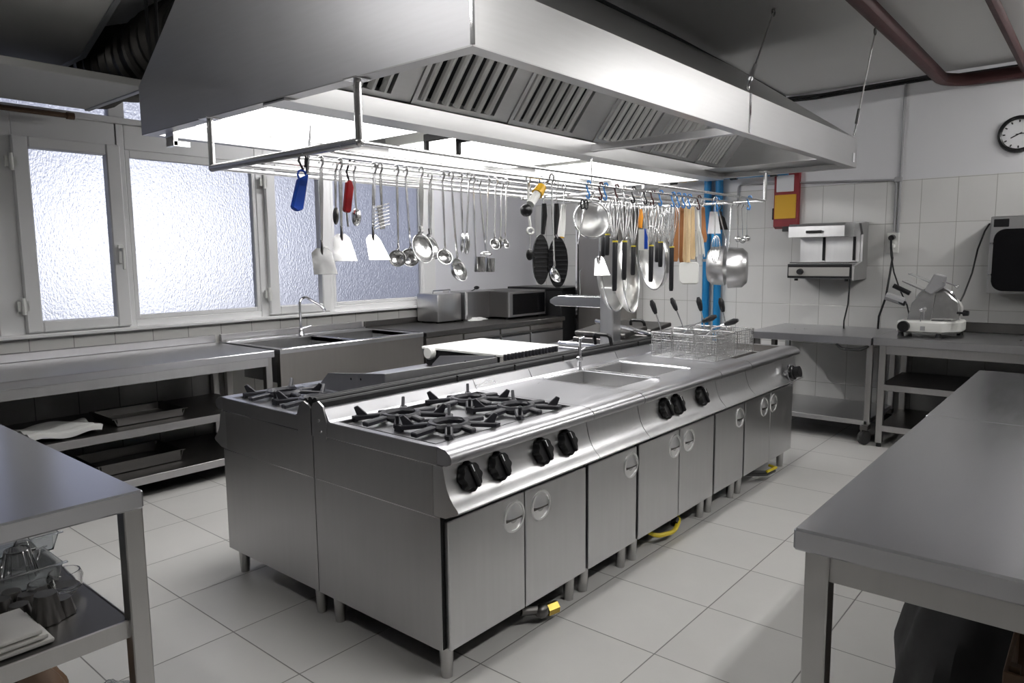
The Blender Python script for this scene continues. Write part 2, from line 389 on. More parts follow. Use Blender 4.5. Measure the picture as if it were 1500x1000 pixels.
# salamander grill
t = thing('salamander_grill', 'steel wall mounted salamander grill with an open cooking slot', 'grill', (4.68, .25, 1.18))
SX = 4.47
bk = MB().box(4.75, 4.85, -.005, .50, 1.19, 1.655, .004).prism([(4.75, 1.19), (SX+.01, 1.19), (SX+.01, 1.30), (4.70, 1.335), (4.70, 1.55), (4.62, 1.64), (4.75, 1.65)], 'y', -.005, .012)
bk.box(4.72, 4.75, .02, .49, 1.33, 1.6)
build('body', bk, 'steel', t)
build('base', MB().box(SX+.012, 4.75, .012, .50, 1.20, 1.325, .004), 'steel', t)
build('hood', MB().prism([(SX, 1.535), (SX, 1.62), (SX+.02, 1.64), (4.80, 1.652), (4.80, 1.535)], 'y', .075, .508), 'steel', t)
build('hood_handle', MB().tube([(SX-.022, .36, 1.575), (SX-.022, .24, 1.575)], .011, 10), 'black_plastic', t)
build('grid', MB().box(SX, 4.74, .04, .49, 1.326, 1.334), 'steel_dark', t)
for y in (.29, .055): build('guide_rail', MB().box(4.70, 4.72, y, y+.015, 1.345, 1.535), 'black_matt', t)
build('control_panel', MB().box(SX-.004, SX+.012, .012, .505, 1.205, 1.318, .003), 'black_plastic', t)
build('panel_insert', MB().box(SX-.008, SX-.003, .025, .495, 1.222, 1.292, .002), 'tray_grey', t)
build('knob', MB().lathe([(0, .028), (.022, .028), (.026, .0)], look((SX-.008, .40, 1.257), (-1, 0, 0)), 16), 'black_plastic', t)
for y in (.06, .45): build('foot', MB().lathe([(0, -.018), (.014, -.018), (.014, .0)], Matrix.Translation((SX+.05, y, 1.20)), 10), 'black_plastic', t)
tag(build('power_cable', MB().tube([(4.50, .03, 1.20), (4.52, .035, 1.12), (4.56, .05, 1.0), (4.60, .085, .86), (4.60, .085, .795)], .006, 6), 'black_plastic'), 'black power cable hanging from the wall grill to the table', 'cable')
t = thing('wall_socket', 'white wall socket with plugs beside the conduit end', 'socket', (4.83, -.19, 1.47))
build('plate', MB().box(4.83, 4.85, -.235, -.145, 1.40, 1.56, .004), 'white_plastic', t)
for z in (1.525, 1.455): build('plug', MB().tube([(4.83, -.19, z), (4.775, -.19, z-.006)], .022, 10), 'black_plastic' if z > 1.5 else 'white_plastic', t)
tag(build('socket_cable', MB().tube([(4.775, -.19, 1.52), (4.74, -.20, 1.46), (4.74, -.215, 1.36), (4.72, -.205, 1.22), (4.70, -.19, 1.05), (4.69, -.15, .90), (4.68, -.15, .80)], .008, 6), 'black_plastic'), 'thick black cable dropping from the socket to the table top', 'cable')
tag(build('slicer_cable', MB().tube([(4.775, -.19, 1.45), (4.74, -.205, 1.38), (4.72, -.235, 1.25), (4.68, -.29, 1.12), (4.62, -.36, 1.00), (4.55, -.40, .90)], .0055, 6), 'black_plastic'), 'thin cable curving from the socket to the meat slicer', 'cable')
# dark oven door unit at the right frame edge
t = thing('wall_oven', 'steel wall oven with a rounded black door', 'oven', (4.7, -1.15, 1.09))
build('body', MB().box(4.60, 4.845, -1.50, -.865, 1.105, 1.65, .006), 'steel', t)
pts = []
y0, y1, z0, z1, rr = -1.49, -.895, 1.125, 1.56, .07
for cy, cz, a in ((y0+rr, z1-rr, PI/2), (y0+rr, z0+rr, PI), (y1-rr, z0+rr, 1.5*PI), (y1-rr, z1-rr, 0)):
    for k in range(6): pts.append((cy+rr*math.cos(a+k*PI/10), cz+rr*math.sin(a+k*PI/10)))
build('door', MB().prism(pts, 'x', 4.545, 4.60, None, .006), 'black_gloss', t)
build('switch', MB().box(4.59, 4.601, -.975, -.885, 1.575, 1.63, .003), 'black_plastic', t)
for z in (1.24, 1.46): build('latch', MB().box(4.56, 4.60, -.893, -.872, z-.008, z+.008, .002), 'chrome', t)
tag(build('oven_cable', MB().tube([(4.60, -.86, 1.60), (4.63, -.83, 1.55), (4.66, -.79, 1.42), (4.66, -.765, 1.25), (4.62, -.73, 1.10), (4.56, -.70, 1.00)], .006, 6), 'black_plastic'), 'black cable looping down from the dark wall oven', 'cable')
# ---------------------------------------------------------------- tables along the tiled wall
t = thing('work_table', 'steel work table with two undershelves carrying the meat slicer', 'table', (4.42, -1.0, 0))
TX0, TX1, TZ = 4.06, 4.83, .80
build('top', MB().box(TX0-.03, TX1, -2.2, -.272, TZ-.055, TZ, .004), 'steel_top', t)
build('upstand', MB().box(TX1-.02, TX1+.01, -2.2, -.55, TZ, TZ+.075, .004), 'steel_dark', t)
build('apron', MB().box(TX0+.01, TX0+.03, -2.15, -.33, TZ-.12, TZ-.055), 'steel_side', t)
for z in (.46, .16):
    sh = build('shelf', MB().box(TX0+.006, TX1-.03, -2.16, -.32, z-.04, z, .003), 'steel_dark', t)  # shelf darkened in colour for the shade below the table top
    build('front_edge', MB().box(TX0, TX0+.006, -2.16, -.32, z-.042, z+.002, .002), 'steel_side', sh)
for x in (TX0, TX1-.07):
    for y in (-.33, -2.15):
        l = build('leg', MB().box(x, x+.045, y-.0225, y+.0225, .03, TZ-.055, .003), 'steel_leg', t)
        build('foot', MB().lathe([(0, 0), (.018, 0), (.016, .035)], Matrix.Translation((x+.022, y, 0)), 10), 'black_plastic', l)
t = thing('prep_cart', 'steel cart on casters with a lower shelf under the wall grill', 'cart', (4.42, .2, 0))
build('top', MB().prism([(TX0-.045, -.262), (TX0-.045, .60), (TX0-.0, .64), (TX1, .64), (TX1, -.262)], 'z', TZ-.06, TZ-.003, None, .004), 'steel_top', t)
build('shelf', MB().box(TX0, TX1-.02, -.25, .62, .145, .18, .003), 'steel', t)
for x in (TX0, TX1-.06):
    for y in (-.245, .59):
        l = build('leg', MB().box(x, x+.04, y-.02, y+.02, .15, TZ-.06, .003), 'steel_leg', t)
        c = build('caster', MB().lathe([(.0, -.016), (.045, -.016), (.055, -.010), (.055, .010), (.045, .016), (0, .016)], look((x+.0, y+.01, .057), (.5, .85, 0)), 18), 'rubber', t)
        build('caster_fork', MB().box(x-.035, x+.045, y-.02, y+.035, .115, .148, .004).box(x-.03, x+.03, y+.022, y+.03, .05, .12), 'steel_dark', c)
build('handle', MB().tube(bend([(TX0-.02, -.02, .735), (TX0-.02, -.06, .70), (TX0-.02, -.19, .70), (TX0-.02, -.24, .735)], .03), .010, 8), 'black_plastic', t)
for y in (.63, .46): build('bracket', MB().box(TX0-.03, TX0+.03, y-.03, y, .69, .745, .003), 'steel_dark', t)
# meat slicer
t = thing('meat_slicer', 'white and silver electric meat slicer on the wall table', 'slicer', (4.40, -.58, TZ))
sx, sy = 4.22, -.36
build('base', MB().prism([(sx, -.375), (sx, -.66), (sx+.14, -.76), (sx+.36, -.76), (sx+.36, -.375)], 'z', TZ+.03, TZ+.115, None, .012), 'white_plastic', t)
for x, y in ((sx+.04, -.40), (sx+.04, -.64), (sx+.32, -.40), (sx+.32, -.73)): build('foot', MB().lathe([(0, 0), (.022, 0), (.016, .035)], Matrix.Translation((x, y, TZ)), 12), 'black_plastic', t)
build('dial', MB().lathe([(0, .03), (.036, .03), (.040, .022), (.040, 0)], look((sx, -.425, TZ+.075), (-1, 0, 0)), 20), 'black_plastic', t)
build('gauge_plate', MB().prism([(-.43, .915), (-.455, 1.04), (-.52, 1.13), (-.60, 1.135), (-.585, .915)], 'x', sx+.06, sx+.085, None, .004), 'utensil', t)
build('blade', MB().lathe([(0, .012), (.125, .010), (.135, .0), (0, -.004)], look((sx+.10, -.60, 1.03), (-1, -.12, .1)), 32), 'chrome', t)
build('blade_cover', MB().prism([(-.575, .925), (-.60, 1.12), (-.66, 1.13), (-.745, 1.05), (-.765, .93)], 'x', sx+.07, sx+.10, None, .008), 'utensil', t)
build('motor_housing', MB().tube([(sx+.12, -.66, .99), (sx+.30, -.66, .99)], [.10, .085], 18), 'white_plastic', t)
build('carriage', MB().box(0, .16, -.14, .14, 0, .012, .003, Matrix.Translation((sx+.10, -.50, 1.13)) @ Matrix.Rotation(.45, 4, 'X')), 'utensil', t)
build('clear_guard', MB().box(0, .14, -.10, .10, 0, .006, 0, Matrix.Translation((sx+.12, -.50, 1.205)) @ Matrix.Rotation(.42, 4, 'X')), 'clear_plastic', t)
build('sharpener', MB().prism([(-.53, 1.13), (-.59, 1.255), (-.66, 1.235), (-.65, 1.16), (-.575, 1.10)], 'x', sx+.05, sx+.12, None, .008), 'grey_plastic', t)
for a, b2, r in (((sx+.02, -.34, 1.165), (sx+.02, -.45, 1.11), .017), ((sx-.01, -.33, 1.085), (sx-.01, -.43, 1.035), .018)): build('handle', MB().tube([a, b2], r, 12), 'black_plastic', t)
build('push_arm', MB().tube([(sx+.0, -.30, 1.09), (sx+.0, -.42, 1.05)], .03, 10), 'grey_plastic', t)
build('lever', MB().tube([(sx+.04, -.645, 1.20), (sx+.03, -.73, 1.165)], .006, 8).ball((sx+.03, -.735, 1.163), .012), 'chrome', t)
build('locking_knob', MB().lathe([(0, .03), (.018, .03), (.022, 0)], look((sx+.06, -.78, .98), (-.2, -1, 0)), 12).tube([(sx+.06, -.74, .98), (sx+.06, -.79, .98)], .008), 'black_plastic', t)
build('tie_rod', MB().tube([(sx+.0, -.53, .915), (sx+.0, -.53, .995)], .005, 8).ball((sx, -.53, .995), .013), 'chrome', t)
build('name_plate', MB().box(sx-.003, sx+.001, -.56, -.53, TZ+.05, TZ+.08), 'grey_plastic', t)
# ================================================================ counter run under the windows
ZT_ = .80; FY = 2.64
t = thing('shelf_counter', 'long steel counter with two shade-darkened undershelves below the windows', 'counter', (-.9, 3.0, 0))
build('top', MB().box(-2.8, 1.035, FY, 3.44, ZT_-.045, ZT_, .004), 'steel_top', t)
build('upstand', MB().box(-2.8, 1.035, 3.415, 3.445, ZT_, ZT_+.055, .004), 'steel_side', t)
build('apron', MB().box(-2.75, .99, FY+.012, FY+.03, ZT_-.10, ZT_-.045), 'steel', t)
for z in (.43, .14):
    sh = build('shelf', MB().box(-2.75, 1.0, FY+.056, 3.42, z-.04, z, .003), 'steel_dark', t)  # near-black shade under the counter is put into the shelf colour
    build('front_edge', MB().box(-2.75, 1.0, FY+.05, FY+.056, z-.045, z+.002, .002), 'steel_side', sh)
for x in (.985, -.85, -2.74):
    for y in (FY+.03, 3.39): build('leg', MB().box(x, x+.045, y-.0, y+.045, 0, ZT_-.045, .003), 'steel_leg', t)
t = thing('sink_unit', 'steel double sink unit with a tall plain front apron', 'sink', (1.7, 3.0, 0))
sx0, sx1 = 1.075, 2.365
basins = [(1.13, 1.70, 2.72, 3.20), (1.77, 2.30, 2.72, 3.20)]
tb = MB(); zt = ZT_
tb.box(sx0, sx1, FY, 2.72, zt-.03, zt).box(sx0, sx1, 3.20, 3.44, zt-.03, zt)
for a, b2 in ((sx0, 1.13), (1.70, 1.77), (2.30, sx1)): tb.box(a, b2, 2.72, 3.20, zt-.03, zt)
build('top', tb, 'steel_top', t)
build('raised_edge', MB().tube([(sx0+.01, FY+.006, zt), (sx1, FY+.006, zt)], .007, 8).tube([(sx0+.02, 3.38, zt+.004), (sx1, 3.38, zt+.004)], .008, 8).tube([(1.735, FY, zt), (1.735, 3.3, zt)], .005, 6), 'chrome', t)
for (a, b2, c, d) in basins:
    bb = MB(); e = .004; zb = zt-.24
    bb.box(a-e, a, c-e, d+e, zb, zt-.001).box(b2, b2+e, c-e, d+e, zb, zt-.001).box(a, b2, c-e, c, zb, zt-.001).box(a, b2, d, d+e, zb, zt-.001).box(a-e, b2+e, c-e, d+e, zb-e, zb)
    bb.lathe([(.03, .001), (.04, .004), (.045, .001)], Matrix.Translation(((a+b2)/2, (c+d)/2, zb)), 16)
    build('basin', bb, 'steel', t)
build('apron', MB().box(sx0, sx1, FY+.004, FY+.02, .30, zt-.03), 'steel_brown', t)
build('upstand', MB().box(sx0, sx1, 3.415, 3.445, zt, zt+.055, .004), 'steel_side', t)
for x in (sx0+.01, sx1-.055):
    for y in (FY+.025, 3.38): build('leg', MB().box(x, x+.045, y, y+.045, 0, zt-.03, .003), 'steel_leg', t)
t = thing('sink_faucet', 'tall chrome swan neck faucet behind the left sink basin', 'faucet', (1.70, 3.28, zt))
fx, fy = 1.66, 3.28
build('base', MB().lathe([(0, .06), (.018, .06), (.022, .045), (.024, .01), (.03, 0)], Matrix.Translation((fx, fy, zt)), 14), 'chrome', t)
build('spout', MB().tube([(fx, fy, zt+.05), (fx, fy, zt+.25)] + arc((fx+.05, fy, zt+.25), .05, PI, PI*.4, 6) + [(fx+.16, fy-.03, zt+.235), (fx+.19, fy-.04, zt+.20)], .011, 10).tube([(fx+.188, fy-.04, zt+.205), (fx+.20, fy-.044, zt+.185)], .014, 10), 'chrome', t)
build('lever', MB().tube([(fx, fy, zt+.055), (fx+.09, fy-.01, zt+.075)], [.009, .005], 8), 'chrome', t)
# refrigerated counter
t = thing('fridge_counter', 'low refrigerated steel counter with three doors in the far corner', 'counter', (3.3, 3.0, 0))
rx0, rx1 = 2.40, 4.30
build('top', MB().box(rx0, rx1, FY, 3.44, zt-.04, zt, .004), 'steel_dark', t)
build('upstand', MB().box(rx0, rx1, 3.415, 3.445, zt, zt+.05, .003), 'steel_dark', t)
build('body', MB().box(rx0+.01, rx1-.005, FY+.035, 3.42, .12, zt-.04), 'steel_brown', t)
build('side_panel', MB().box(rx0+.01, 2.83, FY+.015, FY+.035, .12, zt-.045, .003), 'steel_brown', t)
for a, b2 in ((2.85, 3.31), (3.33, 3.74), (3.76, 4.27)):
    d = build('door', MB().box(a, b2, FY+.01, FY+.034, .14, zt-.115, .003), 'steel_side', t)
    build('pull', MB().box(a+.01, b2-.01, FY+.002, FY+.022, zt-.128, zt-.112, .003), 'black_matt', d)
    build('drawer_strip', MB().box(a, b2, FY+.012, FY+.034, zt-.098, zt-.05, .003), 'steel_brown', t)
for x in (rx0+.06, rx1-.06):
    for y in (FY+.09, 3.36): build('leg', MB().lathe([(0, 0), (.02, 0), (.024, .12), (0, .12)], Matrix.Translation((x, y, 0)), 12), 'steel_leg', t)
# appliances standing on it
yA = 3.12
def span(u0, u1, y, v=440): return on(u0, v, 'y', y).x, on(u1, v, 'y', y).x
a, b2 = span(641, 676, yA)
t = thing('bread_bin', 'pale steel box with a rod handle beside the window end', 'appliance', ((a+b2)/2, 3.25, zt))
build('body', MB().box(a, b2, yA, 3.40, zt+.012, 1.07, .012, seg=2), 'steel', t)
build('lid_handle', MB().tube([(a-.01, yA+.05, 1.075), (a-.01, yA+.05, 1.098), (b2-.1, yA+.05, 1.102), (b2-.1, yA+.05, 1.075)], .007, 8), 'chrome', t)
for x in (a+.04, b2-.04):
    for y in (yA+.05, 3.36): build('foot', MB().lathe([(0, 0), (.014, 0), (.014, .02)], Matrix.Translation((x, y, zt)), 8), 'black_plastic', t)
a, b2 = span(679, 729, yA)
t = thing('toaster_oven', 'steel box appliance with rounded corner between bread bin and microwave', 'appliance', ((a+b2)/2, 3.25, zt))
build('body', MB().prism([(a, yA-.02), (b2-.10, yA-.02), (b2-.04, yA+.0), (b2-.01, yA+.05), (b2, yA+.12), (b2, 3.40), (a, 3.40)], 'z', zt+.012, 1.075, None, .004), 'steel_side', t)
build('front_strip', MB().box(a, a+.03, yA-.026, yA-.018, zt+.02, 1.07, .002), 'chrome', t)
build('lever', MB().tube([(a+.18, yA+.08, 1.07), (a+.27, yA+.08, 1.10)], .005, 6).ball((a+.27, yA+.08, 1.105), .022, 1.5, 1, .8), 'black_plastic', t)
for x in (a+.04, b2-.06):
    for y in (yA+.05, 3.36): build('foot', MB().lathe([(0, 0), (.014, 0), (.014, .02)], Matrix.Translation((x, y, zt)), 8), 'black_plastic', t)
yM = 2.86
a, b2 = on(744, 440, 'y', yM).x, on(797, 440, 'y', yM).x
t = thing('microwave_oven', 'dark microwave oven with a black glass door on the corner counter', 'microwave', ((a+b2)/2, 3.2, zt))
build('body', MB().box(a, b2, yM, 3.40, zt+.02, 1.07, .006), 'steel_dark', t)
build('door_frame', MB().box(a, b2, yM-.02, yM, zt+.022, 1.068, .003), 'steel_side', t)
build('door_glass', MB().box(a+.05, b2-.02, yM-.026, yM-.018, zt+.045, 1.045, .002), 'black_gloss', t)
for x in (a+.04, b2-.04):
    for y in (yM+.05, 3.36): build('foot', MB().lathe([(0, 0), (.015, 0), (.015, .025)], Matrix.Translation((x, y, zt)), 8), 'black_plastic', t)
def crumple(c, sx, sy, h, seed, n=16):
    rnd = random.Random(seed); ph = [rnd.uniform(0, 6) for _ in range(6)]
    def f(u, v):
        a = u*2*PI; r = v
        k = 1+.18*math.sin(3*a+ph[0])+.12*math.sin(5*a+ph[1])
        z = h*(1-r**2)*(.7+.3*math.sin(6*a*r+ph[2])*math.cos(7*r+ph[3])) + .002
        return (c[0]+sx*r*k*math.cos(a), c[1]+sy*r*k*math.sin(a), c[2]+max(.005, z))
    return MB().grid(f, n*2, n//2, .003)
p = on(697, 469, 'z', zt)
tag(build('dish_cloth', crumple(p, .13, .07, .035, 3), 'cloth'), 'crumpled white cloth on the dark counter below the steel boxes', 'cloth')
# dark corner: a black infill is added to stand for its shadow
t = thing('corner_shade_infill', 'black cabinet added for the shadow between counter and upright fridge', 'infill', (4.5, 3.05, 0))
build('body', MB().box(4.34, 4.82, 2.72, 3.42, .05, 1.06, .006), 'black_matt', t)
build('infill_base', MB().box(4.36, 4.80, 2.75, 3.40, 0, .05), 'black_matt', t)
build('worktop', MB().box(4.33, 4.83, 2.70, 3.43, 1.06, 1.085, .004), 'black_plastic', t)
t = thing('upright_fridge', 'tall brownish steel upright fridge in the far corner', 'fridge', (4.63, 2.36, 0))
build('body', MB().box(4.47, 4.83, 2.13, 2.61, .08, 1.93, .006), 'steel_brown', t)
d = build('door', MB().box(4.43, 4.465, 2.14, 2.575, .12, 1.90, .006), 'steel_brown', t)
build('door_seal', MB().box(4.462, 4.472, 2.14, 2.60, .11, 1.91), 'black_matt', t)
build('edge_strip', MB().box(4.43, 4.47, 2.585, 2.61, .12, 1.90, .002), 'chrome', t)
build('handle', MB().tube([(4.43, 2.53, .95), (4.40, 2.53, .97), (4.40, 2.53, 1.25), (4.43, 2.53, 1.27)], .009, 8), 'chrome', d)
for y in (2.18, 2.56):
    for x in (4.51, 4.79): build('leg', MB().lathe([(0, 0), (.02, 0), (.02, .08), (0, .08)], Matrix.Translation((x, y, 0)), 10), 'steel_leg', t)
# things on the undershelf
p0, p1 = on(40, 640, 'y', 2.85), on(123, 622, 'y', 2.85)
def towel(u, v):
    x = -.36+.36*u; y = 2.74+.32*v
    return (x, y,   .432+.045+.010*math.sin(9*u+4*v)+.006*math.sin(17*v))
tw = MB().grid(towel, 20, 14, .03)
tag(build('folded_towel', tw, 'cloth'), 'folded white towel on the upper undershelf below the windows', 'towel')
def tray(x, y, z, w, d, h, M=None):
    m = MB(); e = .004; s = .02
    m.prism([(x-w/2+s, z), (x+w/2-s, z), (x+w/2, z+h), (x+w/2-e, z+h), (x+w/2-s-e, z+e), (x-w/2+s+e, z+e), (x-w/2+e, z+h), (x-w/2, z+h)], 'y', y-d/2, y+d/2)
    m.box(x-w/2+s, x+w/2-s, y-d/2, y-d/2+e, z, z+h).box(x-w/2+s, x+w/2-s, y+d/2-e, y+d/2, z, z+h)
    m.box(x-w/2-.01, x+w/2+.01, y-d/2-.008, y-d/2+.004, z+h-.004, z+h).box(x-w/2-.01, x+w/2+.01, y+d/2-.004, y+d/2+.008, z+h-.004, z+h)
    return m
tag(build('baking_tray', tray(.30, 3.0, .431, .42, .34, .05), 'steel_dark'), 'dark baking tray on the upper undershelf right of the towel', 'tray')
tag(build('roasting_pan', tray(.25, 3.05, .141, .5, .36, .07), 'steel_dark'), 'dark roasting pan on the lowest undershelf below the windows', 'pan')
# ================================================================ work table at the left edge
t = thing('work_table', 'steel work table at the left edge with glassware on its undershelf', 'table', (-1.4, .95, 0))
LX, LY = -.765, .335
build('top', MB().box(-2.05, LX, LY, 1.95, ZT_-.05, ZT_, .005), 'steel_table', t)
build('shelf', MB().box(-2.0, -.805, .375, 1.90, .40, .445, .003), 'steel_dark', t)  # dark colour carries the shade under the table
build('shelf_edge', MB().box(-2.0, -.805, .368, .376, .398, .447, .002).box(-.806, -.800, .37, 1.9, .398, .447, .002), 'steel_leg', t)
for x in (-.812, -2.0):
    for y in (.348, 1.88): build('leg', MB().box(x, x+.048, y, y+.048, 0, ZT_-.05, .003), 'steel_leg', t)
S = .447
def glass_cup(r0, r1, h, M, w=.004, seg=22, flute=0):
    pr = [(0, 0), (r0, 0), (r1, h), (r1-w, h), (r0-w, w*1.5), (0, w*1.5)]
    return MB().lathe(pr, M, seg)
def put(u, v, z=S): q = on(u, v, 'z', z); return q
# clear boxes at the back
for k, (u, v, lab) in enumerate(((32, 818, 'clear plastic box at the back of the left undershelf'), (30, 868, 'clear plastic tray holding the ribbed glass cup'))):
    q = put(u-20, v)
    mm = tray(q.x-.06, q.y+.06, S, .40, .18, .055)
    tag(build('plastic_box', mm, 'clear_plastic'), lab, 'box')
q = put(35, 855)
def fluted(r0, r1, h, c, n=14, mat='glass', up=True):
    def f(u, v):
        a = u*2*PI; r = (r0+(r1-r0)*v)*(1+.05*math.cos(n*a)); return (c[0]+r*math.cos(a), c[1]+r*math.sin(a), c[2]+.006+h*v)
    m = MB().grid(f, n*6, 4, .004); return m
fb = fluted(.050, .032, .085, (q.x, q.y+.04, S+.006)); fb.lathe([(0, .005), (.03, .005), (.03, 0), (0, 0)], Matrix.Translation((q.x, q.y+.04, S+.09)), 20)
tag(build('ribbed_glass', fb, 'glass'), 'upturned ribbed glass cup standing in the clear tray', 'glass')
q = put(45, 830)
tag(build('glass_funnel', MB().lathe([(.055, 0), (.018, .07), (.012, .09), (.010, .09), (.015, .068), (.05, 0)], Matrix.Translation((q.x, q.y+.06, S+.004)), 20), 'glass'), 'clear conical glass lid behind the ribbed cup', 'glass')
q = put(97, 868)
bowl = MB().lathe([(0, 0), (.025, .0), (.042, .02), (.046, .05), (.040, .066), (.036, .066), (.041, .05), (.038, .022), (0, .006)], Matrix.Translation((q.x, q.y, S)), 22)
tag(build('glass_bowl', bowl, 'glass'), 'round clear glass jar at the right edge of the left undershelf', 'glass')
q = put(62, 880)
tag(build('glass_bowl', MB().lathe([(0, 0), (.028, 0), (.036, .03), (.032, .055), (.028, .055), (.032, .03), (0, .006)], Matrix.Translation((q.x, q.y, S+.0)), 20), 'glass'), 'small clear glass jar behind the dark upturned mould', 'glass')
q = put(70, 908)
def mould(c, r0, r1, h, n=10): 
    def f(u, v):
        a = u*2*PI; r = (r0+(r1-r0)*v)*(1+.06*math.cos(n*a)*(1-v*.5)); return (c[0]+r*math.cos(a), c[1]+r*math.sin(a), c[2]+h*v)
    return MB().grid(f, n*6, 4, .002).lathe([(0, h), (r1, h)], Matrix.Translation(c), 24)
mo = mould((q.x, q.y, S), .040, .026, .075); tag(build('pastry_mould', mo, 'steel_dark'), 'tall dark fluted pastry mould upturned in front of the glass jars', 'mould')
for k, (u, v, lab) in enumerate(((42, 892, 'dark pastry mould lying left of the tall mould'), (18, 888, 'dark pastry mould second from the left frame edge'), (3, 900, 'dark pastry mould cut off by the left frame edge'), (30, 908, 'dark pastry mould just behind the grey trays'), (92, 898, 'dark pastry mould right of the tall mould'))):
    q = put(u, v); tag(build('pastry_mould', mould((q.x, q.y, S), .032, .022, .045, 8), 'steel_dark'), lab, 'mould', 'dark pastry moulds')
for k, lab in enumerate(('bottom grey tray of the stack on the left undershelf', 'middle grey tray of the stack on the left undershelf', 'top grey tray of the stack on the left undershelf')):
    tag(build('serving_tray', MB().box(-1.36, -.975-.012*k, .40, .575, S+.016*k, S+.012+.016*k, .004, None, 2), 'tray_grey'), lab, 'tray', 'stack of grey trays')
# sack on the floor under that table
def sack(c, rx, ry, h, seed=1):
    rnd = random.Random(seed); ph = [rnd.uniform(0, 6) for _ in range(8)]
    def f(u, v):
        a = u*2*PI; pr = (math.sin(min(1, v*1.05)*PI)**.55)*(1-.45*v) if v < 1 else 0
        if v == 0: pr = .8
        w = 1+.10*math.sin(3*a+ph[0]+2*v)+.06*math.sin(7*a+ph[1]-5*v)+.04*math.sin(13*a+9*v+ph[2])
        return (c[0]+rx*pr*w*math.cos(a), c[1]+ry*pr*w*math.sin(a), c[2]+.004+h*v+.01*math.sin(5*a+ph[3])*v)
    m = MB().grid(f, 40, 16); return m
tag(build('brown_sack', sack((-.97, .82, 0), .17, .17, .27, 5), 'wood_brown'), 'crumpled brown sack on the floor under the left work table', 'sack')
tag(build('plastic_sheet', crumple((-.74, .80, .0), .08, .12, .06, 8), 'clear_plastic'), 'crumpled clear plastic on the floor beside the brown sack', 'plastic')
# ================================================================ work tables at the right edge
RX0, RY0 = .022, -1.072
t = thing('work_table', 'steel work table in the right foreground with bare top', 'table', (.72, -1.45, 0))
build('top', MB().box(RX0, 1.452, -1.85, RY0, ZT_-.05, ZT_, .005), 'steel_table', t)
build('apron', MB().box(RX0+.032, RX0+.05, -1.80, -1.10, ZT_-.115, ZT_-.05).box(RX0+.05, 1.42, -1.12, -1.10, ZT_-.115, ZT_-.05), 'steel_leg', t)
for x in (RX0+.022, 1.385):
    for y in (-1.142, -1.83): build('leg', MB().box(x, x+.05, y, y+.05, 0, ZT_-.05, .003), 'steel_leg', t)
t = thing('work_table', 'second steel work table joined behind the right foreground one', 'table', (2.15, -1.45, 0))
build('top', MB().box(1.455, 2.78, -1.85, RY0+.004, ZT_-.05, ZT_-.001, .005), 'steel_table', t)
build('apron', MB().box(1.50, 2.74, -1.12, -1.10, ZT_-.115, ZT_-.05), 'steel_leg', t)
for x in (1.48, 2.71):
    for y in (-1.142, -1.83): build('leg', MB().box(x, x+.05, y, y+.05, 0, ZT_-.05, .003), 'steel_leg', t)
def bag(u, v):
    a = u*2*PI; k = [(0, 1.0), (.25, 1.02), (.5, .93), (.75, .75), (.92, .40), (1, .12)]
    for (v0, r0), (v1, r1) in zip(k, k[1:]):
        if v <= v1: r = r0+(r1-r0)*(v-v0)/(v1-v0); break
    w = 1+.05*math.sin(5*a+3*v)+.03*math.sin(11*a-7*v)
    return (.95+.33*r*w*math.cos(a), -1.42+.30*r*w*math.sin(a), .003+.60*v)
tag(build('black_bin_bag', MB().grid(bag, 48, 16), 'black_matt'), 'bulging black bin bag on the floor under the right table', 'bag')
t = thing('wooden_crate', 'brown wooden crate beside the black bag at the right frame edge', 'crate', (.42, -1.62, 0))
for z in (.0, .13, .26, .39): build('slat', MB().box(.28, .56, -1.455, -1.445, z+.005, z+.10, .002).box(.28, .56, -1.80, -1.79, z+.005, z+.10, .002).box(.275, .285, -1.80, -1.445, z+.005, z+.10, .002).box(.555, .565, -1.80, -1.445, z+.005, z+.10, .002), 'wood_brown', t)
for x in (.29, .53):
    for y in (-1.475, -1.785): build('corner_post', MB().box(x, x+.02, y, y+.02, 0, .50), 'wood_brown', t)
build('bottom', MB().box(.285, .555, -1.79, -1.455, .005, .015), 'wood_brown', t)
q = on(1475, 1000, 'z', .30)
t2 = MB().lathe([(0, 0), (.06, 0), (.07, .03), (.07, .26), (.055, .31), (.05, .31), (.064, .255), (.064, .035), (0, .008)], Matrix.Translation((.12, -1.335, 0)), 28)
tag(build('glass_jar', t2, 'glass'), 'large clear glass jar below the right frame corner', 'jar')
# ================================================================ ducts at top left
t = thing('air_duct', 'lower grey air duct running along the window wall to the hood', 'duct', (-1.4, 2.85, 2.3))
build('duct_body', MB().box(-3.15, .235, 2.43, 3.25, 2.305, 2.345, .004), 'duct_grey', t)
build('flange', MB().box(.215, .245, 2.42, 3.26, 2.298, 2.352, .003), 'galvanised', t)
t = thing('air_duct', 'upper grey air duct with sloping front in the top left corner', 'duct', (-1.5, 2.7, 2.5))
Yc = on(175, 0, 'x', .07)
k_ = (2.745-2.5)/(Yc.z-2.5)
build('duct_body', MB().prism([(2.79, 2.5), (3.15, 2.5), (3.15, 2.745), (2.79+(Yc.y-2.79)*k_, 2.745)], 'x', -3.15, .06), 'duct_grey', t)
build('edge_seam', MB().prism([(2.785, 2.492), (3.15, 2.492), (3.15, 2.50), (2.79, 2.50), (2.79+(Yc.y-2.79)*k_, 2.745), (2.78+(Yc.y-2.79)*k_, 2.74)], 'x', .045, .072), 'galvanised', t)
tag(build('gas_pipe', MB().tube([(-3.1, 3.36, 2.27), (.16, 3.36, 2.275)], .016, 10).tube([(.15, 3.36, 2.275), (.19, 3.36, 2.275)], .022, 10), 'wood_brown'), 'thin tan pipe along the wall under the lower duct', 'pipe')
fl = []; n = 60; rr = []
